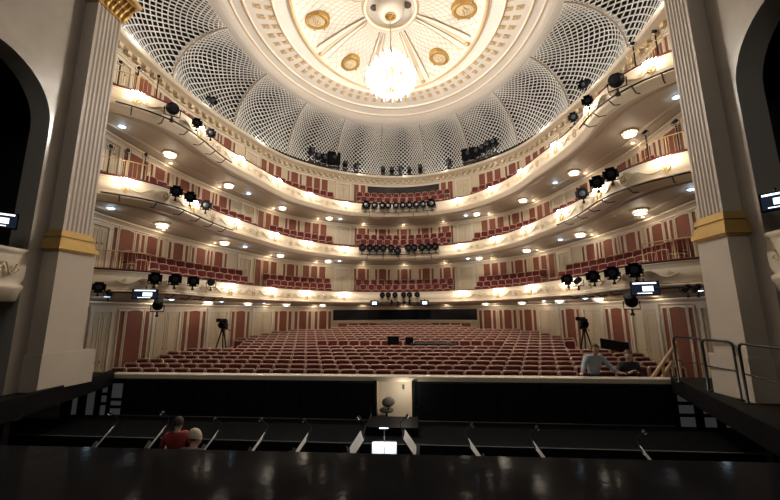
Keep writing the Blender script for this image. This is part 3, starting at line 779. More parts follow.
for c, (k, j, n, x, Y) in enumerate(seats):
    z = stall_top(k)-.955
    if c >= 300: far.append((x, Y, z)); continue
    m = n-j; lb = f'red velvet stalls seat, {ordn(j+1)} from the left end of the {ordn(k+1)} row behind the pit' if j < n/2 else f'red velvet stalls seat, {ordn(m)} from the right end of the {ordn(k+1)} row behind the pit'
    if sr is None:
        sr = thing('stalls_seat', lb, 'seat', (x, Y, z), 0, 'red seats in the stalls')
        obj('frame', fr, WOODP, sr); obj('backrest', bk, VELVET, sr); obj('seat_cushion', st, VELVET, sr)
        a0 = obj('armrest', am, WOODP, sr, (-.245, 0, 0)); link('armrest', a0.data, sr, (.245, 0, 0))
    else: clone(sr, (x, Y, z), 0, lb)
allm = {0: MB(), 1: MB()}
for x, Y, z in far:
    for i, src in ((0, fr), (1, bk), (1, st)):
        allm[i].add([(p[0]+x, p[1]+Y, p[2]+z) for p in src.v], src.f)
fo = obj('distant_stalls_seats', allm[0], WOODP); fo.data.materials.append(VELVET)
bmx = bmesh.new(); bmx.from_mesh(fo.data); n0 = len(bmx.faces)
me2 = allm[1].mesh('tmp', VELVET); bmx.from_mesh(me2)
bmx.faces.ensure_lookup_table()
for f_ in bmx.faces[n0:]: f_.material_index = 1
bmx.to_mesh(fo.data); bmx.free(); bpy.data.meshes.remove(me2)
tag(fo, 'rear rows of red velvet stalls seats under the first balcony', 'seats', kind='stuff')

# ------------------------------------------------------------------ balcony chairs
cf = MB()
for sx in (-1, 1):
    cf.tube([(sx*.22, -.21, 0), (sx*.22, -.21, .44)], .018, 5); cf.tube([(sx*.22, .20, 0), (sx*.22, .18, .44), (sx*.215, .23, .68), (sx*.19, .26, .90)], .02, 5)
cf.tube([(-.19, .26, .90), (-.1, .275, .935), (0, .28, .945), (.1, .275, .935), (.19, .26, .90)], .022, 5)
cf.box((0, -.01, .42), (.46, .42, .05)); cf.box((0, .24, .56), (.40, .02, .04))
cb = MB().loft([[(x, .215+.12*(z-.55)-.03*math.cos(x/.19*PI/2), z) for x in (-.19, -.1, 0, .1, .19)] for z in (.56, .66, .78, .91)], True)
cb.loft([[(x, .235+.12*(z-.55), z) for x in (-.19, .19)] for z in (.56, .91)])
cs = MB().loft([[(-.22, -.23, .445), (.22, -.23, .445)], [(-.21, -.22, .49), (.21, -.22, .49)], [(-.20, 0, .51), (.20, 0, .51)], [(-.2, .17, .49), (.2, .17, .49)], [(-.2, .18, .445), (.2, .18, .445)]])
def tlen(u0, u1, t, n=60):
    ps = [mix(u0+(u1-u0)*i/n, t) for i in range(n+1)]; L = [0]
    for a, b in zip(ps, ps[1:]): L.append(L[-1]+(b-a).length)
    return L
def along(u0, u1, t, pitch):
    L = tlen(u0, u1, t); n = int(L[-1]/pitch); out = []
    for i in range(n):
        d = (i+.5)*L[-1]/n
        for j in range(len(L)-1):
            if L[j] <= d <= L[j+1]: out.append(u0+(u1-u0)*(j+(d-L[j])/(L[j+1]-L[j]))/(len(L)-1)); break
    return out
chairs = []
RW = ['front', 'second', 'third']
for k in (1, 2, 3):
    for sec, u0, u1, rows_, where in ((0, -.165, .165, 3, 'centre'), (1, .245, .475, 3, 'inner'), (2, .55, .865, 3, 'outer')):
        if k == 2 and sec: rows_ = 2
        if k == 3 and sec == 1: rows_ = 2
        if k == 3 and sec == 2: continue
        for sg in ((1,) if sec == 0 else (-1, 1)):
            for r in range(rows_):
                us = along(u0, u1, (.20, .52, .83)[r], .50)
                if sec == 0 and r % 2: us = [u+.5*(us[1]-us[0]) for u in us[:-1]]
                for i, u in enumerate(us):
                    t = (.20, .52, .83)[r]; p = mix(sg*u, t); d = (mix(sg*u, 0)-mix(sg*u, 1)).normalized()
                    sn = 'left' if sg < 0 else 'right'
                    place = f'{ordn(i+1)} from the left in the centre block' if sec == 0 else f'{ordn(i+1)} from the inner end of the {where} {sn} block'
                    lb = f'red chair, {TIER[k]["word"]} balcony, {RW[r]} row, {place}'
                    fz = TIER[k]['f'][r]
                    chairs.append((math.hypot(p.x-AX, p.y), P3(p, fz), math.atan2(d.x, -d.y), lb, k))
chairs.sort(key=lambda c: c[0])
bc = None; farc = MB(); farb = MB()
for i, (dist, loc, rz, lb, k) in enumerate(chairs):
    if i >= 300:
        M = Matrix.Rotation(rz, 3, 'Z')
        for src, dst in ((cf, farc), (cb, farb), (cs, farb)): dst.add([M @ Vector(p)+Vector(loc) for p in src.v], src.f)
        continue
    g = f'red chairs on the {TIER[k]["word"]} balcony'
    if bc is None:
        bc = thing('balcony_chair', lb, 'chair', loc, rz, g)
        obj('chair_frame', cf, WOODP, bc); obj('backrest', cb, VELVET, bc); obj('seat_cushion', cs, VELVET, bc)
    else: clone(bc, loc, rz, lb, g)
if len(chairs) > 300:
    fo = obj('distant_balcony_chairs', farc, WOODP); fo.data.materials.append(VELVET)
    bmx = bmesh.new(); bmx.from_mesh(fo.data); n0 = len(bmx.faces); me2 = farb.mesh('tmp', VELVET); bmx.from_mesh(me2); bmx.faces.ensure_lookup_table()
    for f_ in bmx.faces[n0:]: f_.material_index = 1
    bmx.to_mesh(fo.data); bmx.free(); bpy.data.meshes.remove(me2)
    tag(fo, 'farthest red chairs in the middle of the balconies', 'chairs', kind='stuff')

# ------------------------------------------------------------------ bars and spotlights on the balcony fronts
def bar(k, q0, q1, z, off, label, brackets, drop=False):
    r = thing('lighting_bar', label, 'lighting bar', P3(RIM.at((q0+q1)/2)[0], z), 0)
    L = Vector(r.location)
    pts = [Vector(P3(RIM.at(q, off)[0], z))-L for q in span(q0, q1, .25)]
    obj('pipe', MB().tube(pts, .028, 6), METAL, r)
    for i in range(brackets):
        q = q0+(q1-q0)*(i+.5)/brackets; a = Vector(P3(RIM.at(q, off)[0], z))-L; b = Vector(P3(RIM.at(q, .12)[0], TIER[k]['B']+.02))-L; m = Vector(P3(RIM.at(q, off*.4)[0], TIER[k]['B']-.03))-L
        obj('bracket', MB().tube([a, m, b], .018, 5), METAL, r)
    return r
bar(3, -17.3, -12.6, 6.32, -.32, 'long black lighting bar under the third balcony front, left side', 6)
bar(3, 17.35, 14.2, 6.32, -.32, 'long black lighting bar under the third balcony front, right side', 5)
bar(2, -17.35, -12.2, 3.46, -.32, 'long black lighting bar under the second balcony front, left side', 6)
bar(2, 17.4, 11.8, 3.42, -.32, 'long black lighting bar under the second balcony front, right side', 6)
bar(1, -17.2, -12.5, .62, -.30, 'long black lighting bar under the first balcony front, left side', 6)
bar(1, 17.2, 11.7, .58, -.30, 'long black lighting bar under the first balcony front, right side', 6)
bar(1, -1.9, 1.5, .62, -.25, 'short black lighting bar under the middle of the first balcony', 3)
bar(2, -2.8, 2.4, 3.62, -.25, 'black lighting bar along the middle of the second balcony front', 5)
bar(3, -2.6, 2.2, 6.40, -.25, 'black lighting bar along the middle of the third balcony front', 5)
SPM = {}
def spot(kind, label, loc, rz, tilt, sc=1., group=None):
    """a stage lantern whose lens looks towards local -Y"""
    key = (kind, round(tilt, 2), round(sc, 2))
    r = thing('stage_spotlight' if kind != 'moving' else 'moving_head_light', label, 'spotlight', loc, rz, group)
    if key not in SPM:
        M = Matrix.Rotation(tilt, 3, 'X')
        def tr(mb): mb.v = [tuple((M @ Vector(p))*sc) for p in mb.v]; return mb
        b = MB(); R90 = Matrix.Rotation(PI/2, 3, 'X')
        if kind == 'long':
            b.lathe([(.001, -.30), (.09, -.29), (.11, -.22), (.11, .05), (.085, .08), (.085, .34), (.10, .36), (.10, .40), (.08, .40), (.078, .37)], (0, 0, 0), 14, R90)
            ln = MB().lathe([(.078, .375), (.001, .385)], (0, 0, 0), 12, R90)
            ex = None
        elif kind == 'moving':
            b.ball((0, 0, 0), .17, 12, (1, 1.25, 1)); b.lathe([(.12, .10), (.13, .24), (.11, .25)], (0, 0, 0), 14, R90)
            ln = MB().lathe([(.11, .245), (.001, .26)], (0, 0, 0), 12, R90); ex = None
        else:
            b.box((0, .06, 0), (.26, .30, .28)); b.box((0, .24, 0), (.20, .10, .2)); b.lathe([(.12, .08), (.125, .16), (.11, .16)], (0, 0, 0), 14, R90)
            ln = MB().lathe([(.11, .155), (.001, .165)], (0, 0, 0), 12, R90)
            ex = MB()
            for s_ in (-1, 1):
                ex.box((s_*.17, -.19, 0), (.02, .16, .26), Matrix.Rotation(s_*.5, 3, 'Z')); ex.box((0, -.19, s_*.17), (.26, .16, .02), Matrix.Rotation(-s_*.5, 3, 'X'))
        yk = MB()
        yk.tube([(-.19*sc, 0, 0), (-.19*sc, 0, -.22*sc), (.19*sc, 0, -.22*sc), (.19*sc, 0, 0)], .018*sc, 5); yk.tube([(0, 0, -.22*sc), (0, 0, -.34*sc)], .03*sc, 6); yk.box((0, 0, -.36*sc), (.09*sc, .09*sc, .07*sc))
        SPM[key] = (tr(b).mesh('housing', BLACK), tr(ln).mesh('lens', LENS), yk.mesh('yoke', METAL), tr(ex).mesh('barn_doors', BLACK) if ex else None)
    b, l, y, e = SPM[key]
    h = link('housing', b, r); link('lens', l, h); link('yoke', y, r)
    if e: link('barn_doors', e, r)
    return r
def rim_spot(k, q, z, kind, label, tilt=.25, sc=1., off=-.33, rz=None, group=None):
    p, n = RIM.at(q, off); return spot(kind, label, P3(p, z), rot_to(n) if rz is None else rz, tilt, sc, group)
def face_stage(q):
    p = RIM.at(q)[0]; d = (Vector((0, 2))-p).normalized(); return math.atan2(d.x, -d.y)
C3 = (-2.41, -1.82, -1.29, -.9, -.37, .09, .54, 1.0, 1.46, 2.05)
for i, q in enumerate(C3): rim_spot(3, q, 6.80, 'fresnel', f'black lantern on the third balcony front middle bar, {ordn(i+1)} from the left', .12, 1.25 if i in (0, 9) else .95, group='lanterns on the middle of the third balcony')
C2 = (-2.65, -2.13, -1.68, -1.23, -.72, -.27, .44, .82, 1.33, 1.78, 2.23)
for i, q in enumerate(C2): rim_spot(2, q, 4.02 if i != 5 else 3.85, 'fresnel', f'black lantern on the second balcony front middle bar, {ordn(i+1)} from the left', .12, 1.0, group='lanterns on the middle of the second balcony')
C1 = (-1.3, -.92, -.48, .08, .46, .96)
for i, q in enumerate(C1): rim_spot(1, q, 1.10, 'fresnel', f'small black lantern on the first balcony middle bar, {ordn(i+1)} from the left', .15, .75, group='lanterns on the middle of the first balcony')
for i, (q, z) in enumerate(((-.7, .66), (-.3, .58), (.1, .60), (.45, .66))): rim_spot(1, q, z, 'long', f'black lantern hanging between the two small monitors, {ordn(i+1)} from the left', .5, .6, group='lanterns hung under the first balcony middle')
for i, (q, z, kd) in enumerate(((-15.95, 6.72, 'moving'), (-15.1, 6.72, 'fresnel'), (-14.26, 6.80, 'fresnel'))): rim_spot(3, q, z, kd, f'black spotlight on the third balcony left bar, {ordn(i+1)} from the stage', .35, 1.2 if i == 0 else .75, -.36, face_stage(q), 'spotlights on the third balcony left bar')
for i, (q, z, kd) in enumerate(((16.08, 6.72, 'moving'), (15.06, 6.80, 'fresnel'), (13.93, 6.9, 'fresnel'))): rim_spot(3, q, z, kd, f'black spotlight on the third balcony right bar, {ordn(i+1)} from the stage', .35, 1.25 if i == 0 else .75, -.36, face_stage(q), 'spotlights on the third balcony right bar')
for i, q in enumerate((-15.61, -15.08, -14.17)): rim_spot(2, q, 3.98, 'fresnel', f'black spotlight on the second balcony left bar, {ordn(i+1)} from the stage', .3, .85, -.36, face_stage(q), 'spotlights on the second balcony left bar')
for i, q in enumerate((15.65, 15.09, 14.03)): rim_spot(2, q, 4.0, 'fresnel', f'black spotlight on the second balcony right bar, {ordn(i+1)} from the stage', .3, .9, -.36, face_stage(q), 'spotlights on the second balcony right bar')
for i, (q, z, kd) in enumerate(((-15.93, 1.10, 'fresnel'), (-15.35, 1.12, 'fresnel'), (-14.54, 1.14, 'fresnel'), (-13.39, 1.18, 'moving'), (-17.1, .76, 'fresnel'))): rim_spot(1, q, z, kd, f'black spotlight on the first balcony left bar, {ordn(i+1) if i < 4 else "small one nearest"} {"from the stage" if i < 4 else "the pilaster"}', .2, .85 if i < 4 else .7, -.36, face_stage(q), 'spotlights on the first balcony left bar')
for i, (q, z, kd) in enumerate(((15.96, 1.13, 'fresnel'), (15.3, 1.13, 'fresnel'), (14.2, 1.15, 'fresnel'), (12.95, 1.10, 'long'), (12.26, 1.22, 'fresnel'))): rim_spot(1, q, z, kd, f'black spotlight on the first balcony right bar, {ordn(i+1)} from the stage', .2, .9, -.36, face_stage(q), 'spotlights on the first balcony right bar')
rim_spot(1, -15.75, .27, 'moving', 'black moving head light hanging below the left monitor', -.6, .9, -.30, face_stage(-15.6))
rim_spot(1, 15.71, .28, 'moving', 'black moving head light hanging below the right monitor', -.6, 1.0, -.30, face_stage(15.5))
for i, q in enumerate((16.90, 17.08)): rim_spot(1, q, .56, 'long', f'small black lantern on the bar end beside the right pilaster, {ordn(i+1)} from the left', .3, .6, -.3, face_stage(q))
rim_spot(1, -16.88, .60, 'long', 'small black lantern between the left pilaster and the left monitor', .3, .6, -.3, face_stage(-16.75))
# monitors
def monitor(label, loc, rz, w, h, bright=True):
    r = thing('monitor', label, 'monitor', loc, rz)
    obj('casing', MB().box((0, .03, 0), (w, .07, h)), BLACK, r, bevel=.008)
    obj('screen', MB().box((0, -.008, 0), (w-.05, .006, h-.05)), SCRB, r)
    pc = MB()
    if bright:
        pc.box((0, -.013, h*.36), (w*.8, .004, h*.10)); pc.box((w*.10, -.013, -.02*h), (w*.36, .004, h*.34)); pc.box((-w*.02, -.013, -.33*h), (w*.5, .004, h*.05))
    else: pc.box((0, -.013, 0), (w*.55, .004, h*.5))
    obj('bright_picture', pc, SCRW, r)
    obj('hook', MB().tube([(0, .06, h/2-.02), (0, .10, h/2+.08)], .02, 5), METAL, r)
    return r
p, n = RIM.at(-16.14, -.42); monitor('lit monitor hanging from the first balcony left bar', P3(p, .58), .45, .66, .30)
p, n = RIM.at(16.14, -.42); monitor('lit monitor hanging from the first balcony right bar', P3(p, .59), -.4, .64, .38)
p, n = RIM.at(-1.8, -.35); monitor('small glowing monitor left of the middle lanterns', P3(p, .58), 0, .5, .34, False)
p, n = RIM.at(1.42, -.35); monitor('small glowing monitor right of the middle lanterns', P3(p, .58), 0, .5, .34, False)
monitor('lit monitor in the left proscenium box arch at the picture edge', (-7.45, 6.3, 1.92), .9, .62, .34)
monitor('lit monitor in the right proscenium box arch at the picture edge', (7.45, 6.62, 1.92), -.9, .42, .34)

# ------------------------------------------------------------------ projectors on the cornice
def projector(label, ph, z, w, h, off=0.):
    p = E4(ph); rz = math.atan2(-p.x, p.y-12.75)
    q = p-Vector((0, 12.75)); q = q*(1+off/q.length)+Vector((0, 12.75))
    r = thing('stage_projector', label, 'projector', (q.x, q.y, 9.93), rz)
    obj('casing', MB().box((0, 0, z+h/2), (w, .45, h)), BLACK, r, bevel=.02)
    st_ = MB()
    for sx in (-1, 1): st_.tube([(sx*w*.4, 0, 0), (sx*w*.4, 0, z+.02)], .03, 5)
    st_.box((0, 0, .02), (w, .4, .04)); obj('stand', st_, METAL, r)
    obj('lens', MB().lathe([(.12, 0), (.12, .12), (.09, .13), (.001, .10)], (0, -.22, z+h*.5), 12, Matrix.Rotation(PI/2, 3, 'X')), LENS, r)
    return r
projector('big black projector box on the cornice before the lattice, left', math.radians(-31.0), .25, .85, .85, -.05)
projector('big black projector box on the cornice before the lattice, right', math.radians(29.8), .25, .85, .75, -.05)
for i, (a, z, w, h) in enumerate(((-40.5, .55, .34, .4), (-37.8, .35, .38, .36), (-35.2, .25, .3, .5), (-26, .3, .3, .3), (-21, .3, .32, .3))):
    projector(f'small black projector on the cornice, left side, {ordn(i+1)} from the left', math.radians(a), z, w, h, -.05)
for i, (a, z, w, h) in enumerate(((-9, .2, .28, .34), (-5, .2, .3, .3), (-1, .25, .3, .34), (3, .2, .26, .3), (8, .2, .26, .4), (21, .3, .3, .3))):
    projector(f'small black projector on the cornice near the middle, {ordn(i+1)} from the left', math.radians(a), z, w, h, -.05)
for i, (a, z, w, h) in enumerate(((33.6, .35, .34, .5), (36, .45, .32, .45), (38.5, .5, .3, .5), (41, .55, .28, .4))):
    projector(f'small black projector on the cornice, right side, {ordn(i+1)} from the left', math.radians(a), z, w, h, -.05)
def cornice_light(label, a):
    p = E4(math.radians(a)); r = spot('fresnel', label, (p.x*.985, p.y, 10.30), math.atan2(-p.x, p.y-12.75), .5, .9)
    return r
cornice_light('black spotlight on the cornice edge of the ceiling, upper left', -79)
cornice_light('black spotlight on the cornice edge of the ceiling, upper right', 77)

# ------------------------------------------------------------------ end railings and lamp poles on the balconies by the pilasters
def end_rail(k, q0, q1, label):
    r = thing('railing', label, 'railing', P3(RIM.at((q0+q1)/2)[0], TIER[k]['H']-.03)); L = Vector(r.location); z0 = TIER[k]['H']-.03
    def at(q, z): return Vector(P3(RIM.at(q, .08)[0], z0+z))-L
    obj('top_rail', MB().tube([at(q, .55) for q in span(q0, q1, .2)], .016, 5), PALEGOLD, r)
    for q in span(q0, q1, .8): obj('post', MB().tube([at(q, 0), at(q, .55)], .016, 5), PALEGOLD, r)
    b = MB()
    for q in span(q0, q1, .13)[1:-1]: b.tube([at(q, .02), at(q, .55)], .007, 4)
    obj('baluster_row', b, PALEGOLD, r)
for k in (1, 2, 3):
    for sg, sn in ((-1, 'left'), (1, 'right')):
        end_rail(k, sg*17.5, sg*(16.2 if k > 1 else 15.9), f'thin gilt railing on the {TIER[k]["word"]} balcony end beside the {sn} pilaster')
def pole_light(k, q, label, h=.95):
    p, n = RIM.at(q, .30); r = spot('long', label, P3(p, TIER[k]['H']-.04+h+.25), face_stage(q), .5, .45)
    obj('pole', MB().tube([(0, 0, -h-.25), (0, 0, -.2)], .022, 6), METAL, r)
for k, q, lb in ((3, -17.35, 'lamp pole on the third balcony rail beside the left pilaster'), (3, -16.85, 'second lamp pole from the left pilaster on the third balcony'), (3, -16.2, 'third lamp pole from the left pilaster on the third balcony'),
                 (3, 16.3, 'lamp pole on the third balcony rail, farther from the right pilaster'), (3, 16.95, 'lamp pole on the third balcony rail beside the right pilaster'),
                 (2, -17.3, 'lamp pole on the second balcony rail beside the left pilaster'), (2, -16.85, 'second lamp pole from the left pilaster on the second balcony'), (2, -16.3, 'third lamp pole from the left pilaster on the second balcony'),
                 (2, 16.3, 'lamp pole on the second balcony rail, farther from the right pilaster'), (2, 17.1, 'lamp pole on the second balcony rail beside the right pilaster')):
    pole_light(k, q, lb, .75)
# ------------------------------------------------------------------ director's desk across the stalls
DZ = -1.50
t = thing('production_desk', 'long light wood production desk laid across the middle stalls rows', 'desk', (.7, 16.28, DZ))
obj('tabletop', MB().box((0, 0, -.02), (7.8, .46, .04)), WOODL, t)
for x in (-3.8, -1.9, 0, 1.9, 3.8):
    b = MB()
    for y in (-.2, .2): b.box((x, y, -.46), (.06, .04, .84))
    b.box((x, 0, -.08), (.06, .5, .06)); obj('trestle', b, METAL, t)
def desk_screen(label, x, y, w, h):
    r = thing('computer_monitor', label, 'monitor', (x, y, DZ), 0)
    obj('casing', MB().box((0, 0, h/2+.10), (w, .05, h)), BLACK, r, bevel=.01); obj('stand', MB().box((0, .05, .05), (.06, .04, .12)).box((0, .05, .008), (.2, .16, .016)), METAL, r)
    obj('screen', MB().box((0, .028, h/2+.10), (w-.04, .006, h-.04)), SCRB, r)
desk_screen('larger black computer monitor seen from behind on the long wooden desk', -.14, 16.30, .52, .36)
desk_screen('smaller black computer monitor seen from behind on the long wooden desk', .58, 16.30, .36, .30)
c = thing('mixing_console', 'black mixing console lying on the long wooden desk', 'console', (1.55, 16.26, DZ))
b = MB().loft([[(x, -.22, .02), (x, -.22, .12), (x, .20, .20), (x, .22, .02), (x, -.22, .02)] for x in (-.95, .95)]); b.add([(x, y, z) for x in (-.95, .95) for y, z in ((-.22, .02), (-.22, .12), (.20, .20), (.22, .02))], [(0, 1, 2, 3), (7, 6, 5, 4)])
b.box((0, 0, .01), (1.8, .38, .02)); obj('casing', b, BLACK, c)
b = MB()
for i in range(24): b.box((-.87+.075*i, -.03, .165), (.02, .12, .02), Matrix.Rotation(.19, 3, 'X'))
obj('fader_row', b, mat('fader_grey', (.3, .3, .3), .4), c)
l = thing('desk_lamp', 'small gooseneck lamp beside the mixing console', 'lamp', (2.75, 16.3, DZ)); obj('base', MB().lathe([(.06, 0), (.06, .02), (.001, .025)], n=10), METAL, l)
obj('gooseneck', MB().tube([(0, 0, .02), (0, .0, .14), (-.05, 0, .2), (-.14, 0, .2)], .01, 5), METAL, l); obj('lamp_head', MB().lathe([(.001, .03), (.03, .02), (.045, -.03)], (-.16, 0, .19), 10), METAL, l)
for i, (x, nm) in enumerate(((-1.0, 'light paper stack left of the monitors on the wooden desk'), (3.6, 'light paper stack at the right of the wooden desk'))):
    tag(obj('paper_stack', MB().box((0, 0, .02), (.3, .22, .04)), PAPER, None, (x, 16.25, DZ)), nm, 'papers')
# ------------------------------------------------------------------ television cameras
def tv_camera(x, y, rz, label):
    z = stall_floor(y)-.02; r = thing('television_camera', label, 'camera', (x, y, z), rz); h = 1.62
    for i in range(3):
        a = PI/2+i*2*PI/3; g = obj('leg', MB().tube([(.06*math.cos(a), .06*math.sin(a), h-.1), (.30*math.cos(a), .30*math.sin(a), .55), (.38*math.cos(a), .38*math.sin(a), .02)], [.035, .028, .02], 6), METAL, r)
        obj('rubber_foot', MB().ball((.38*math.cos(a), .38*math.sin(a), .025), .03, 6), BLACK, g)
    obj('head', MB().lathe([(.07, h-.14), (.10, h-.08), (.08, h), (.05, h+.04)], n=12), METAL, r)
    b = MB().box((0, .05, h+.22), (.28, .50, .36)); b.box((0, .2, h+.42), (.2, .24, .09)); b.box((0, .36, h+.1), (.3, .12, .3)); obj('camera_body', b, BLACK, r, bevel=.02)
    obj('lens_barrel', MB().lathe([(.001, .18), (.09, .18), (.10, .40), (.13, .42), (.13, .58), (.11, .58)], (0, 0, h+.2), 14, Matrix.Rotation(PI/2, 3, 'X')), BLACK, r)
    obj('viewfinder', MB().box((-.20, .0, h+.40), (.20, .22, .16)), BLACK, r, bevel=.015)
    obj('pan_bar', MB().tube([(.08, .05, h), (.22, .40, h-.08), (.26, .62, h-.12)], .018, 6), METAL, r)
tv_camera(-8.03, 16.1, .35, 'black television camera on a tripod before the left stalls door')
tv_camera(8.03, 16.1, -.3, 'black television camera on a tripod at the right stalls wall')
# ------------------------------------------------------------------ black board on the seats, wooden stair
r = thing('black_board', 'flat black board leaning slanted on the right stalls seats', 'board', (8.0, 13.72, -1.2))
M = Matrix.Rotation(.16, 3, 'Y') @ Matrix.Rotation(-.35, 3, 'X')
obj('panel', MB().box((0, 0, 0), (.98, .03, .36), M), BLACK, r)
e = MB(); e.box(M @ Vector((0, 0, .185)), (.98, .035, .015), M); e.box(M @ Vector((.49, 0, 0)), (.015, .035, .36), M); obj('light_edge', e, mat('edge_grey', (.32, .29, .26), .5), r)
r = thing('wooden_stair', 'light wooden step frame with sloping handrails behind the stone ledge', 'stairs', (7.5, 10.5, -2.62))
obj('handrail', MB().tube([(-.46, -.12, .72), (.42, -.12, 1.80)], .05, 4), WOODL, r)
obj('handrail', MB().tube([(-.05, .16, .66), (.42, .16, 1.28)], .045, 4), WOODL, r)
for x, z in ((-.42, .78), (-.02, 1.26), (.40, 1.78)): obj('post', MB().box((x, -.12, z/2), (.05, .05, z)), WOODL, r)
for x, z in ((.0, .72), (.40, 1.26)): obj('post', MB().box((x, .16, z/2), (.05, .05, z)), WOODL, r)
for i in range(3): obj('tread', MB().box((-.28+.28*i, .02, .16+.16*i), (.28, .34, .035)), WOODL, r)
# ------------------------------------------------------------------ tubular railings on the right deck
def rail_frame(a, b, label):
    r = thing('railing', label, 'railing', ((a[0]+b[0])/2, (a[1]+b[1])/2, -1.655)); L = Vector(r.location)
    A, B = Vector((a[0], a[1], -1.655))-L, Vector((b[0], b[1], -1.655))-L; d = (B-A).normalized(); u = Vector((0, 0, 1))
    h = 1.06; q = .10
    pts = [A, A+u*(h-q), A+u*(h-.03)+d*.03, A+u*h+d*q, B+u*h-d*q, B+u*(h-.03)-d*.03, B+u*(h-q), B]
    obj('hoop', MB().tube(pts, .024, 8), METAL, r); obj('middle_rail', MB().tube([A+u*.52, B+u*.52], .013, 6), METAL, r)
    for P in (A, B): obj('foot_plate', MB().box(P+u*.01, (.12, .12, .02)), METAL, r)
rail_frame((7.14, 9.3), (7.20, 8.5), 'black tubular railing on the right deck, farthest of three')
rail_frame((7.08, 8.35), (7.12, 7.62), 'black tubular railing on the right deck, middle of three')
rail_frame((6.98, 7.32), (6.75, 6.1), 'black tubular railing on the right deck, nearest of three')
# ------------------------------------------------------------------ pit furniture
edge = MB().tube([(-9.5, 8.29, -2.815), (9.5, 8.29, -2.815)], .015, 4); obj('platform_edge', edge, mat('edge_metal', (.05, .05, .052), .5, metal=.3), bpy.data.objects['pit_platform'])
obj('wall_edge', MB().tube([(-7.6, 9.94, -2.80), (7.3, 9.94, -2.80)], .02, 4), MATS['edge_metal'], bpy.data.objects['pit_platform'])
pd = thing('conductor_podium', 'black conductor podium before the lit passage', 'podium', (.38, 9.3, -2.82))
obj('platform', MB().box((0, 0, .09), (1.25, .9, .18)), BLACK, pd); b = MB()
for x in (-.6, .6): b.tube([(x, .42, .18), (x, .42, .42)], .02, 6)
obj('guard_post', b, METAL, pd)
stl = thing('conductor_chair', 'dark chair with rounded backrest before the lit passage', 'chair', (.16, 10.02, -2.80), .4)
obj('pedestal', MB().tube([(0, 0, 0), (0, 0, .22)], .03, 8), METAL, stl); obj('foot', MB().lathe([(.2, 0), (.2, .02), (.03, .04)], n=12), METAL, stl)
obj('seat', MB().lathe([(.001, .28), (.17, .28), (.19, .25), (.17, .21), (.001, .21)], n=16), mat('grey_fabric', (.09, .085, .075), .8), stl)
obj('backrest', MB().ball((0, -.16, .48), .18, 12, (1, .22, .72)), MATS['grey_fabric'], stl); obj('back_stem', MB().tube([(0, -.03, .22), (0, -.19, .3), (0, -.18, .45)], .015, 6), METAL, stl)
def music_stand(label, x, y, ztop, rz, lit=1.0, tilt=.62, w=.48, sheet=True):
    h = ztop-.17+3.45
    r = thing('music_stand', label, 'music stand', (x, y, -3.45), rz, 'music stands in the pit')
    M = Matrix.Rotation(-tilt, 3, 'X')
    obj('desk', MB().box((0, 0, h), (w, .015, .34), M).box(Vector((0, 0, h))+M @ Vector((0, -.04, -.165)), (w, .07, .012), M), BLACK, r)
    if sheet:
        sh = MB(); c = Vector((0, 0, h))
        for s_ in (-1, 1): sh.box(c+M @ Vector((s_*w*.24, -.014, .0)), (w*.46, .008, .30), M @ Matrix.Rotation(s_*.05, 3, 'Z'))
        obj('sheet_music', sh, PAPER, r)
    obj('pole', MB().tube([(0, .03, .05), (0, .03, h)], .014, 6), METAL, r)
    for i in range(3):
        a = PI/2+i*2*PI/3; obj('leg', MB().tube([(0, .03, .12), (.26*math.cos(a), .03+.26*math.sin(a), .012)], .012, 5), METAL, r)
    top = Vector((0, 0, h))+M @ Vector((0, 0, .17)); lp = top+M @ Vector((0, -.20, .17))
    obj('lamp_arm', MB().tube([top, top+M @ Vector((0, -.05, .15)), lp], .008, 5), METAL, r)
    obj('lamp_head', MB().box(lp, (.16, .04, .022), M), BLACK, r); obj('lit_strip', MB().box(lp+M @ Vector((0, -.005, -.014)), (.13, .024, .006), M), STANDL, r)
    if lit: lamp(lp+M @ Vector((0, -.02, -.06)), .30*lit, .03, (.88, .94, 1), r)
D = math.radians
ST = [(-4.22, 6.0, -1.88, -46, .5), (-3.28, 6.0, -1.86, -50, .6), (-2.66, 6.55, -2.09, -57, .3), (-1.55, 6.0, -1.93, -62, .5), (-.82, 6.0, -1.93, -66, .8), (.08, 6.0, -1.88, -67, 1.3),
      (.91, 6.0, -1.84, 82, 1.2), (1.92, 6.0, -1.95, 76, .7), (2.9, 6.0, -1.97, 69, .7), (4.45, 6.0, -2.0, 57, .4)]
WHERE = ['leftmost music stand in the pit, seen edge-on beyond the stage', 'music stand just left of the man in the red shirt', 'music stand just right of the blond person', 'dim music stand, second right of the blond person',
         'lit music stand, second left of the bright white sheet', 'brightly lit slanting music stand just left of the white sheet', 'brightly lit slanting music stand just right of the white sheet', 'lit music stand, second right of the white sheet',
         'lit music stand, third right of the white sheet', 'rightmost dim music stand in the pit']
for (x, y, zt, a, li), lb in zip(ST, WHERE): music_stand(lb, x, y, zt, D(a+math.copysign(7.5 if li > 1 else 11.5, a)), li)
music_stand('central music stand with a bright white sheet facing the stage', .56, 5.55, -1.84, D(3), 34.0, .30, .38)
for i, (x, y, a) in enumerate(((-4.9, 6.3, 1.3), (-1.95, 6.6, 1.1), (-1.2, 6.6, 1.0), (-.4, 6.5, .9), (1.5, 6.5, -1.2), (2.5, 6.6, -1.2), (3.6, 6.5, -1.1))):
    r = thing('pit_chair', f'black musician chair standing in the dark pit, {ordn(i+1)} from the left', 'chair', (x, y, -3.45), a, 'musician chairs in the pit')
    obj('seat', MB().box((0, 0, .47), (.42, .42, .05)), BLACK, r, bevel=.015); obj('backrest', MB().box((0, .21, .80), (.40, .04, .34)), BLACK, r, bevel=.015)
    for sx in (-1, 1):
        for sy in (-1, 1): obj('leg', MB().tube([(sx*.18, sy*.19, 0), (sx*.18, sy*.19, .46 if sy < 0 else .9)], .013, 5), METAL, r)

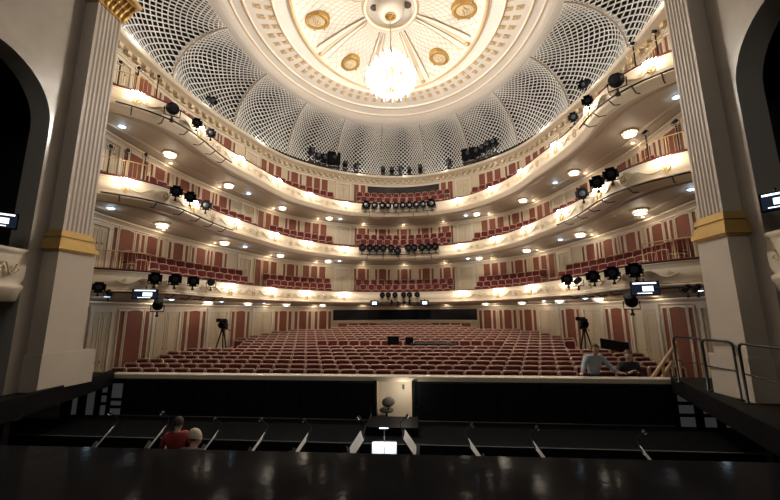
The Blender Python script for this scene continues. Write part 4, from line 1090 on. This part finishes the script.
# ------------------------------------------------------------------ people
def skinned(name, nodes, edges, m, parent, root=0, sub=2):
    me = bpy.data.meshes.new(name); me.from_pydata([n[0] for n in nodes], edges, []); me.materials.append(m)
    o = link(name, me, parent)
    o.modifiers.new('skin', 'SKIN')
    for i, n in enumerate(nodes):
        sv = me.skin_vertices[0].data[i]; r = n[1]; sv.radius = r if isinstance(r, tuple) else (r, r); sv.use_root = (i == root)
    o.modifiers['skin'].use_smooth_shade = True
    s_ = o.modifiers.new('smooth', 'SUBSURF'); s_.levels = sub; s_.render_levels = sub
    return o
def person(label, loc, rz, J, shirt, trousers, hair, scl=1.):
    """J: joints in metres, local -Y is the front. pelvis, belly, chest, neck, head, (sh, el, wr, hand dir) L/R, hip, knee, ankle, toe"""
    r = thing('person', label, 'person', loc, rz)
    V = Vector; N = []; E = []
    def nd(p, rad, par=None):
        N.append((tuple(p), rad)); i = len(N)-1
        if par is not None: E.append((par, i))
        return i
    pel = nd(J['pelvis'], (.135, .11)); bel = nd(J['belly'], (.125, .10), pel); che = nd(J['chest'], (.15, .11), bel); nk0 = nd(V(J['neck'])-V((0, 0, .05)), .07, che)
    nk = nd(J['neck'], .052, nk0); H = V(J['head']); f = V(J['face']).normalized()
    h0 = nd(H+V((0, 0, -.07))+f*.015, .068, nk); h1 = nd(H+f*.012, .083, h0); h2 = nd(H+V((0, 0, .07)), .075, h1); nd(H+V((0, 0, .12))-f*.01, .03, h2)
    nd(H+f*.105+V((0, 0, -.02)), .012, h1); sd = f.cross(V((0, 0, 1)))
    for s_ in (-1, 1): nd(H+sd*s_*.085+V((0, 0, -.01)), .016, h1)
    arms = {}
    for s_, sn in ((-1, 'L'), (1, 'R')):
        sh = nd(J['sh'+sn], .060, che); el = nd(J['el'+sn], .043, sh); wr = nd(J['wr'+sn], .030, el); hd = V(J['hd'+sn]).normalized()
        pm = nd(V(J['wr'+sn])+hd*.07, (.040, .022), wr); side = hd.cross(V((0, 0, 1)) if abs(hd.z) < .8 else V((0, -1, 0))).normalized()
        dn = V((0, 0, -1)) if abs(hd.z) < .8 else V((0, -1, 0))
        for k, ln in enumerate((.065, .078, .072, .055)):
            b0 = nd(V(J['wr'+sn])+hd*.105+side*(.027-.018*k), .0095, pm); b1 = nd(V(J['wr'+sn])+hd*(.105+ln*.6)+side*(.029-.019*k)+dn*.008, .0088, b0); nd(V(J['wr'+sn])+hd*(.105+ln*.95)+side*(.029-.019*k)+dn*.03, .0075, b1)
        tb = nd(V(J['wr'+sn])+hd*.05+side*s_*-.045, .011, pm); nd(V(J['wr'+sn])+hd*.095+side*s_*-.06+dn*.015, .009, tb)
        arms[sn] = 1
        hp = nd(J['hip'+sn], .088, pel); kn = nd(J['kn'+sn], .062, hp); an = nd(J['an'+sn], .042, kn); nd(J['to'+sn], (.045, .03), an)
    body = skinned('body', N, E, SKIN, r)
    def garment(name, keys, m, grow):
        nn = []; ee = []; idx = {}
        for par, k, rad in keys:
            idx[k] = len(nn); p = V(J[k]) if k in J else None
            nn.append((tuple(p), tuple(x+grow for x in (rad if isinstance(rad, tuple) else (rad, rad)))))
            if par: ee.append((idx[par], idx[k]))
        skinned(name, nn, ee, m, r)
    garment('shirt', [(None, 'pelvis', (.14, .115)), ('pelvis', 'belly', (.135, .11)), ('belly', 'chest', (.175, .135)), ('chest', 'collar', .055), ('chest', 'shL', .072), ('shL', 'elL', .052), ('chest', 'shR', .072), ('shR', 'elR', .052)] + ([('elL', 'cfL', .038), ('elR', 'cfR', .038)] if 'cfL' in J else []), shirt, .014)
    garment('trousers', [(None, 'pelvis', (.14, .115)), ('pelvis', 'hipL', .095), ('hipL', 'knL', .070), ('knL', 'anL', .055), ('pelvis', 'hipR', .095), ('hipR', 'knR', .070), ('knR', 'anR', .055)], trousers, .012)
    hb = MB(); up = V((0, 0, 1)); bk = -f
    prof = [(math.sin(a), math.cos(a)) for a in [PI*.62*i/7 for i in range(8)]]
    rings = []
    for i in range(8):
        a = PI*.62*i/7; ring_ = []
        for k in range(16):
            b = 2*PI*k/16; d = bk*math.cos(b)+sd*math.sin(b)
            lim = 1.0 if math.cos(b) > -.2 else .62
            aa = a*lim; ring_.append(H+V((0, 0, .025))+up*(.118*math.cos(aa))+d*(.103*math.sin(aa))+bk*.012)
        rings.append(ring_+[ring_[0]])
    hb.loft(rings, True); obj('hair', hb, hair, r)
    for s_ in (-1, 1):
        e = MB().ball(H+f*.088+sd*s_*.033+V((0, 0, .012)), .012, 6); obj('eye', e, mat('eye_dark', (.03, .02, .02), .3), body)
    obj('mouth', MB().ball(H+f*.088+V((0, 0, -.058)), .014, 6, (1.6, .6, .35)), mat('lips', (.38, .16, .13), .5), body)
    r.scale = (scl,)*3
    return r
def pose(base, **kw):
    d = dict(base); d.update(kw)
    if 'collar' not in d: n = Vector(d['neck']); d['collar'] = tuple(n-Vector((0, 0, .02)))
    return d
STANDP = dict(pelvis=(0, 0, .93), belly=(0, -.01, 1.10), chest=(0, 0, 1.30), neck=(0, .0, 1.50), head=(0, -.02, 1.62), face=(0, -1, -.1),
              shL=(-.19, 0, 1.40), elL=(-.26, .03, 1.13), wrL=(-.24, -.12, .92), hdL=(0, -.4, -1), shR=(.19, 0, 1.40), elR=(.26, .03, 1.13), wrR=(.24, -.12, .92), hdR=(0, -.4, -1),
              hipL=(-.09, 0, .88), knL=(-.10, -.01, .48), anL=(-.10, .02, .09), toL=(-.11, -.13, .04), hipR=(.09, 0, .88), knR=(.10, -.01, .48), anR=(.10, .02, .09), toR=(.11, -.13, .04))
SITP = dict(pelvis=(0, 0, .10), belly=(0, .0, .27), chest=(0, -.01, .46), neck=(0, -.03, .66), head=(0, -.06, .78), face=(0, -1, -.35),
            shL=(-.19, 0, .56), elL=(-.25, -.06, .30), wrL=(-.08, -.26, .40), hdL=(.5, -.6, .5), shR=(.19, 0, .56), elR=(.25, -.06, .30), wrR=(.08, -.26, .40), hdR=(-.5, -.6, .5),
            hipL=(-.09, -.04, .07), knL=(-.12, -.44, .08), anL=(-.12, -.44, -.38), toL=(-.12, -.58, -.43), hipR=(.09, -.04, .07), knR=(.12, -.44, .08), anR=(.12, -.44, -.38), toR=(.12, -.58, -.43))
RED = mat('red_shirt', (.28, .035, .03), .8); BLUE = mat('blue_grey_shirt', (.32, .36, .42), .8); BLK = mat('black_cloth', (.012, .012, .014), .8); JEANS = mat('dark_trousers', (.02, .022, .03), .8)
person('person in a red shirt with short dark hair standing in the pit', (-3.36, 6.62, -3.45), D(196), pose(STANDP, elL=(-.32, -.05, 1.15), wrL=(-.30, -.28, 1.12), hdL=(.3, -1, 0), elR=(.30, -.06, 1.15), wrR=(.2, -.30, 1.12), hdR=(-.3, -1, 0)), RED, JEANS, mat('dark_hair', (.02, .014, .01), .7), .90)
st_ = thing('stool', 'black stool under the blond person in the pit', 'stool', (-2.38, 5.55, -3.45)); obj('seat', MB().lathe([(.001, .79), (.17, .79), (.18, .76), (.16, .74), (.001, .74)], n=14), BLACK, st_)
for i in range(4): a = PI/4+i*PI/2; obj('leg', MB().tube([(.10*math.cos(a), .10*math.sin(a), .75), (.17*math.cos(a), .17*math.sin(a), .0)], .013, 5), METAL, st_)
person('blond person in black sitting in the pit beside the red shirt', (-2.38, 5.55, -2.66), D(170), pose(SITP, cfL=(-.12, -.23, .38), cfR=(.12, -.23, .38), anL=(-.12, -.40, -.42), anR=(.12, -.40, -.42), toL=(-.12, -.54, -.5), toR=(.12, -.54, -.5)), BLK, BLK, mat('blond_hair', (.62, .52, .36), .7), 1.)
person('person in a blue-grey sweater leaning with both hands on the stone ledge', (5.79, 10.56, -2.60), D(8), pose(STANDP, pelvis=(0, .02, .84), belly=(0, -.01, 1.0), chest=(0, -.06, 1.20), neck=(0, -.12, 1.38), head=(0, -.17, 1.50), face=(-.1, -1, -.05),
       shL=(-.20, -.06, 1.28), elL=(-.33, -.14, 1.10), wrL=(-.47, -.28, .945), hdL=(-.6, -.8, 0), shR=(.20, -.06, 1.28), elR=(.33, -.14, 1.10), wrR=(.47, -.28, .945), hdR=(.6, -.8, 0),
       cfL=(-.455, -.27, .955), cfR=(.455, -.27, .955), hipL=(-.09, .02, .80), hipR=(.09, .02, .80), knL=(-.10, -.02, .44), knR=(.10, -.02, .44), anL=(-.1, .03, .08), anR=(.1, .03, .08), toL=(-.1, -.12, .04), toR=(.1, -.12, .04)), BLUE, JEANS, mat('brown_hair', (.05, .03, .02), .7), 1.06)
p4 = Vector((6.80, 10.72, -2.05))
person('person in black sitting in the front stalls row looking at a phone', tuple(p4), D(-8), pose(SITP, cfL=(-.10, -.25, .385), cfR=(.10, -.25, .385), knL=(-.12, -.26, .10), knR=(.12, -.26, .10), anL=(-.12, -.24, -.36), anR=(.12, -.24, -.36), toL=(-.12, -.30, -.42), toR=(.12, -.30, -.42)), BLK, BLK, mat('grey_brown_hair', (.08, .06, .045), .7), 1.08)
tag(obj('phone', MB().box((0, 0, 0), (.075, .012, .15), Matrix.Rotation(-.6, 3, 'X')), METAL, None, (6.75, 10.34, -1.56)), 'dark phone held by the person in black in the front row', 'phone')
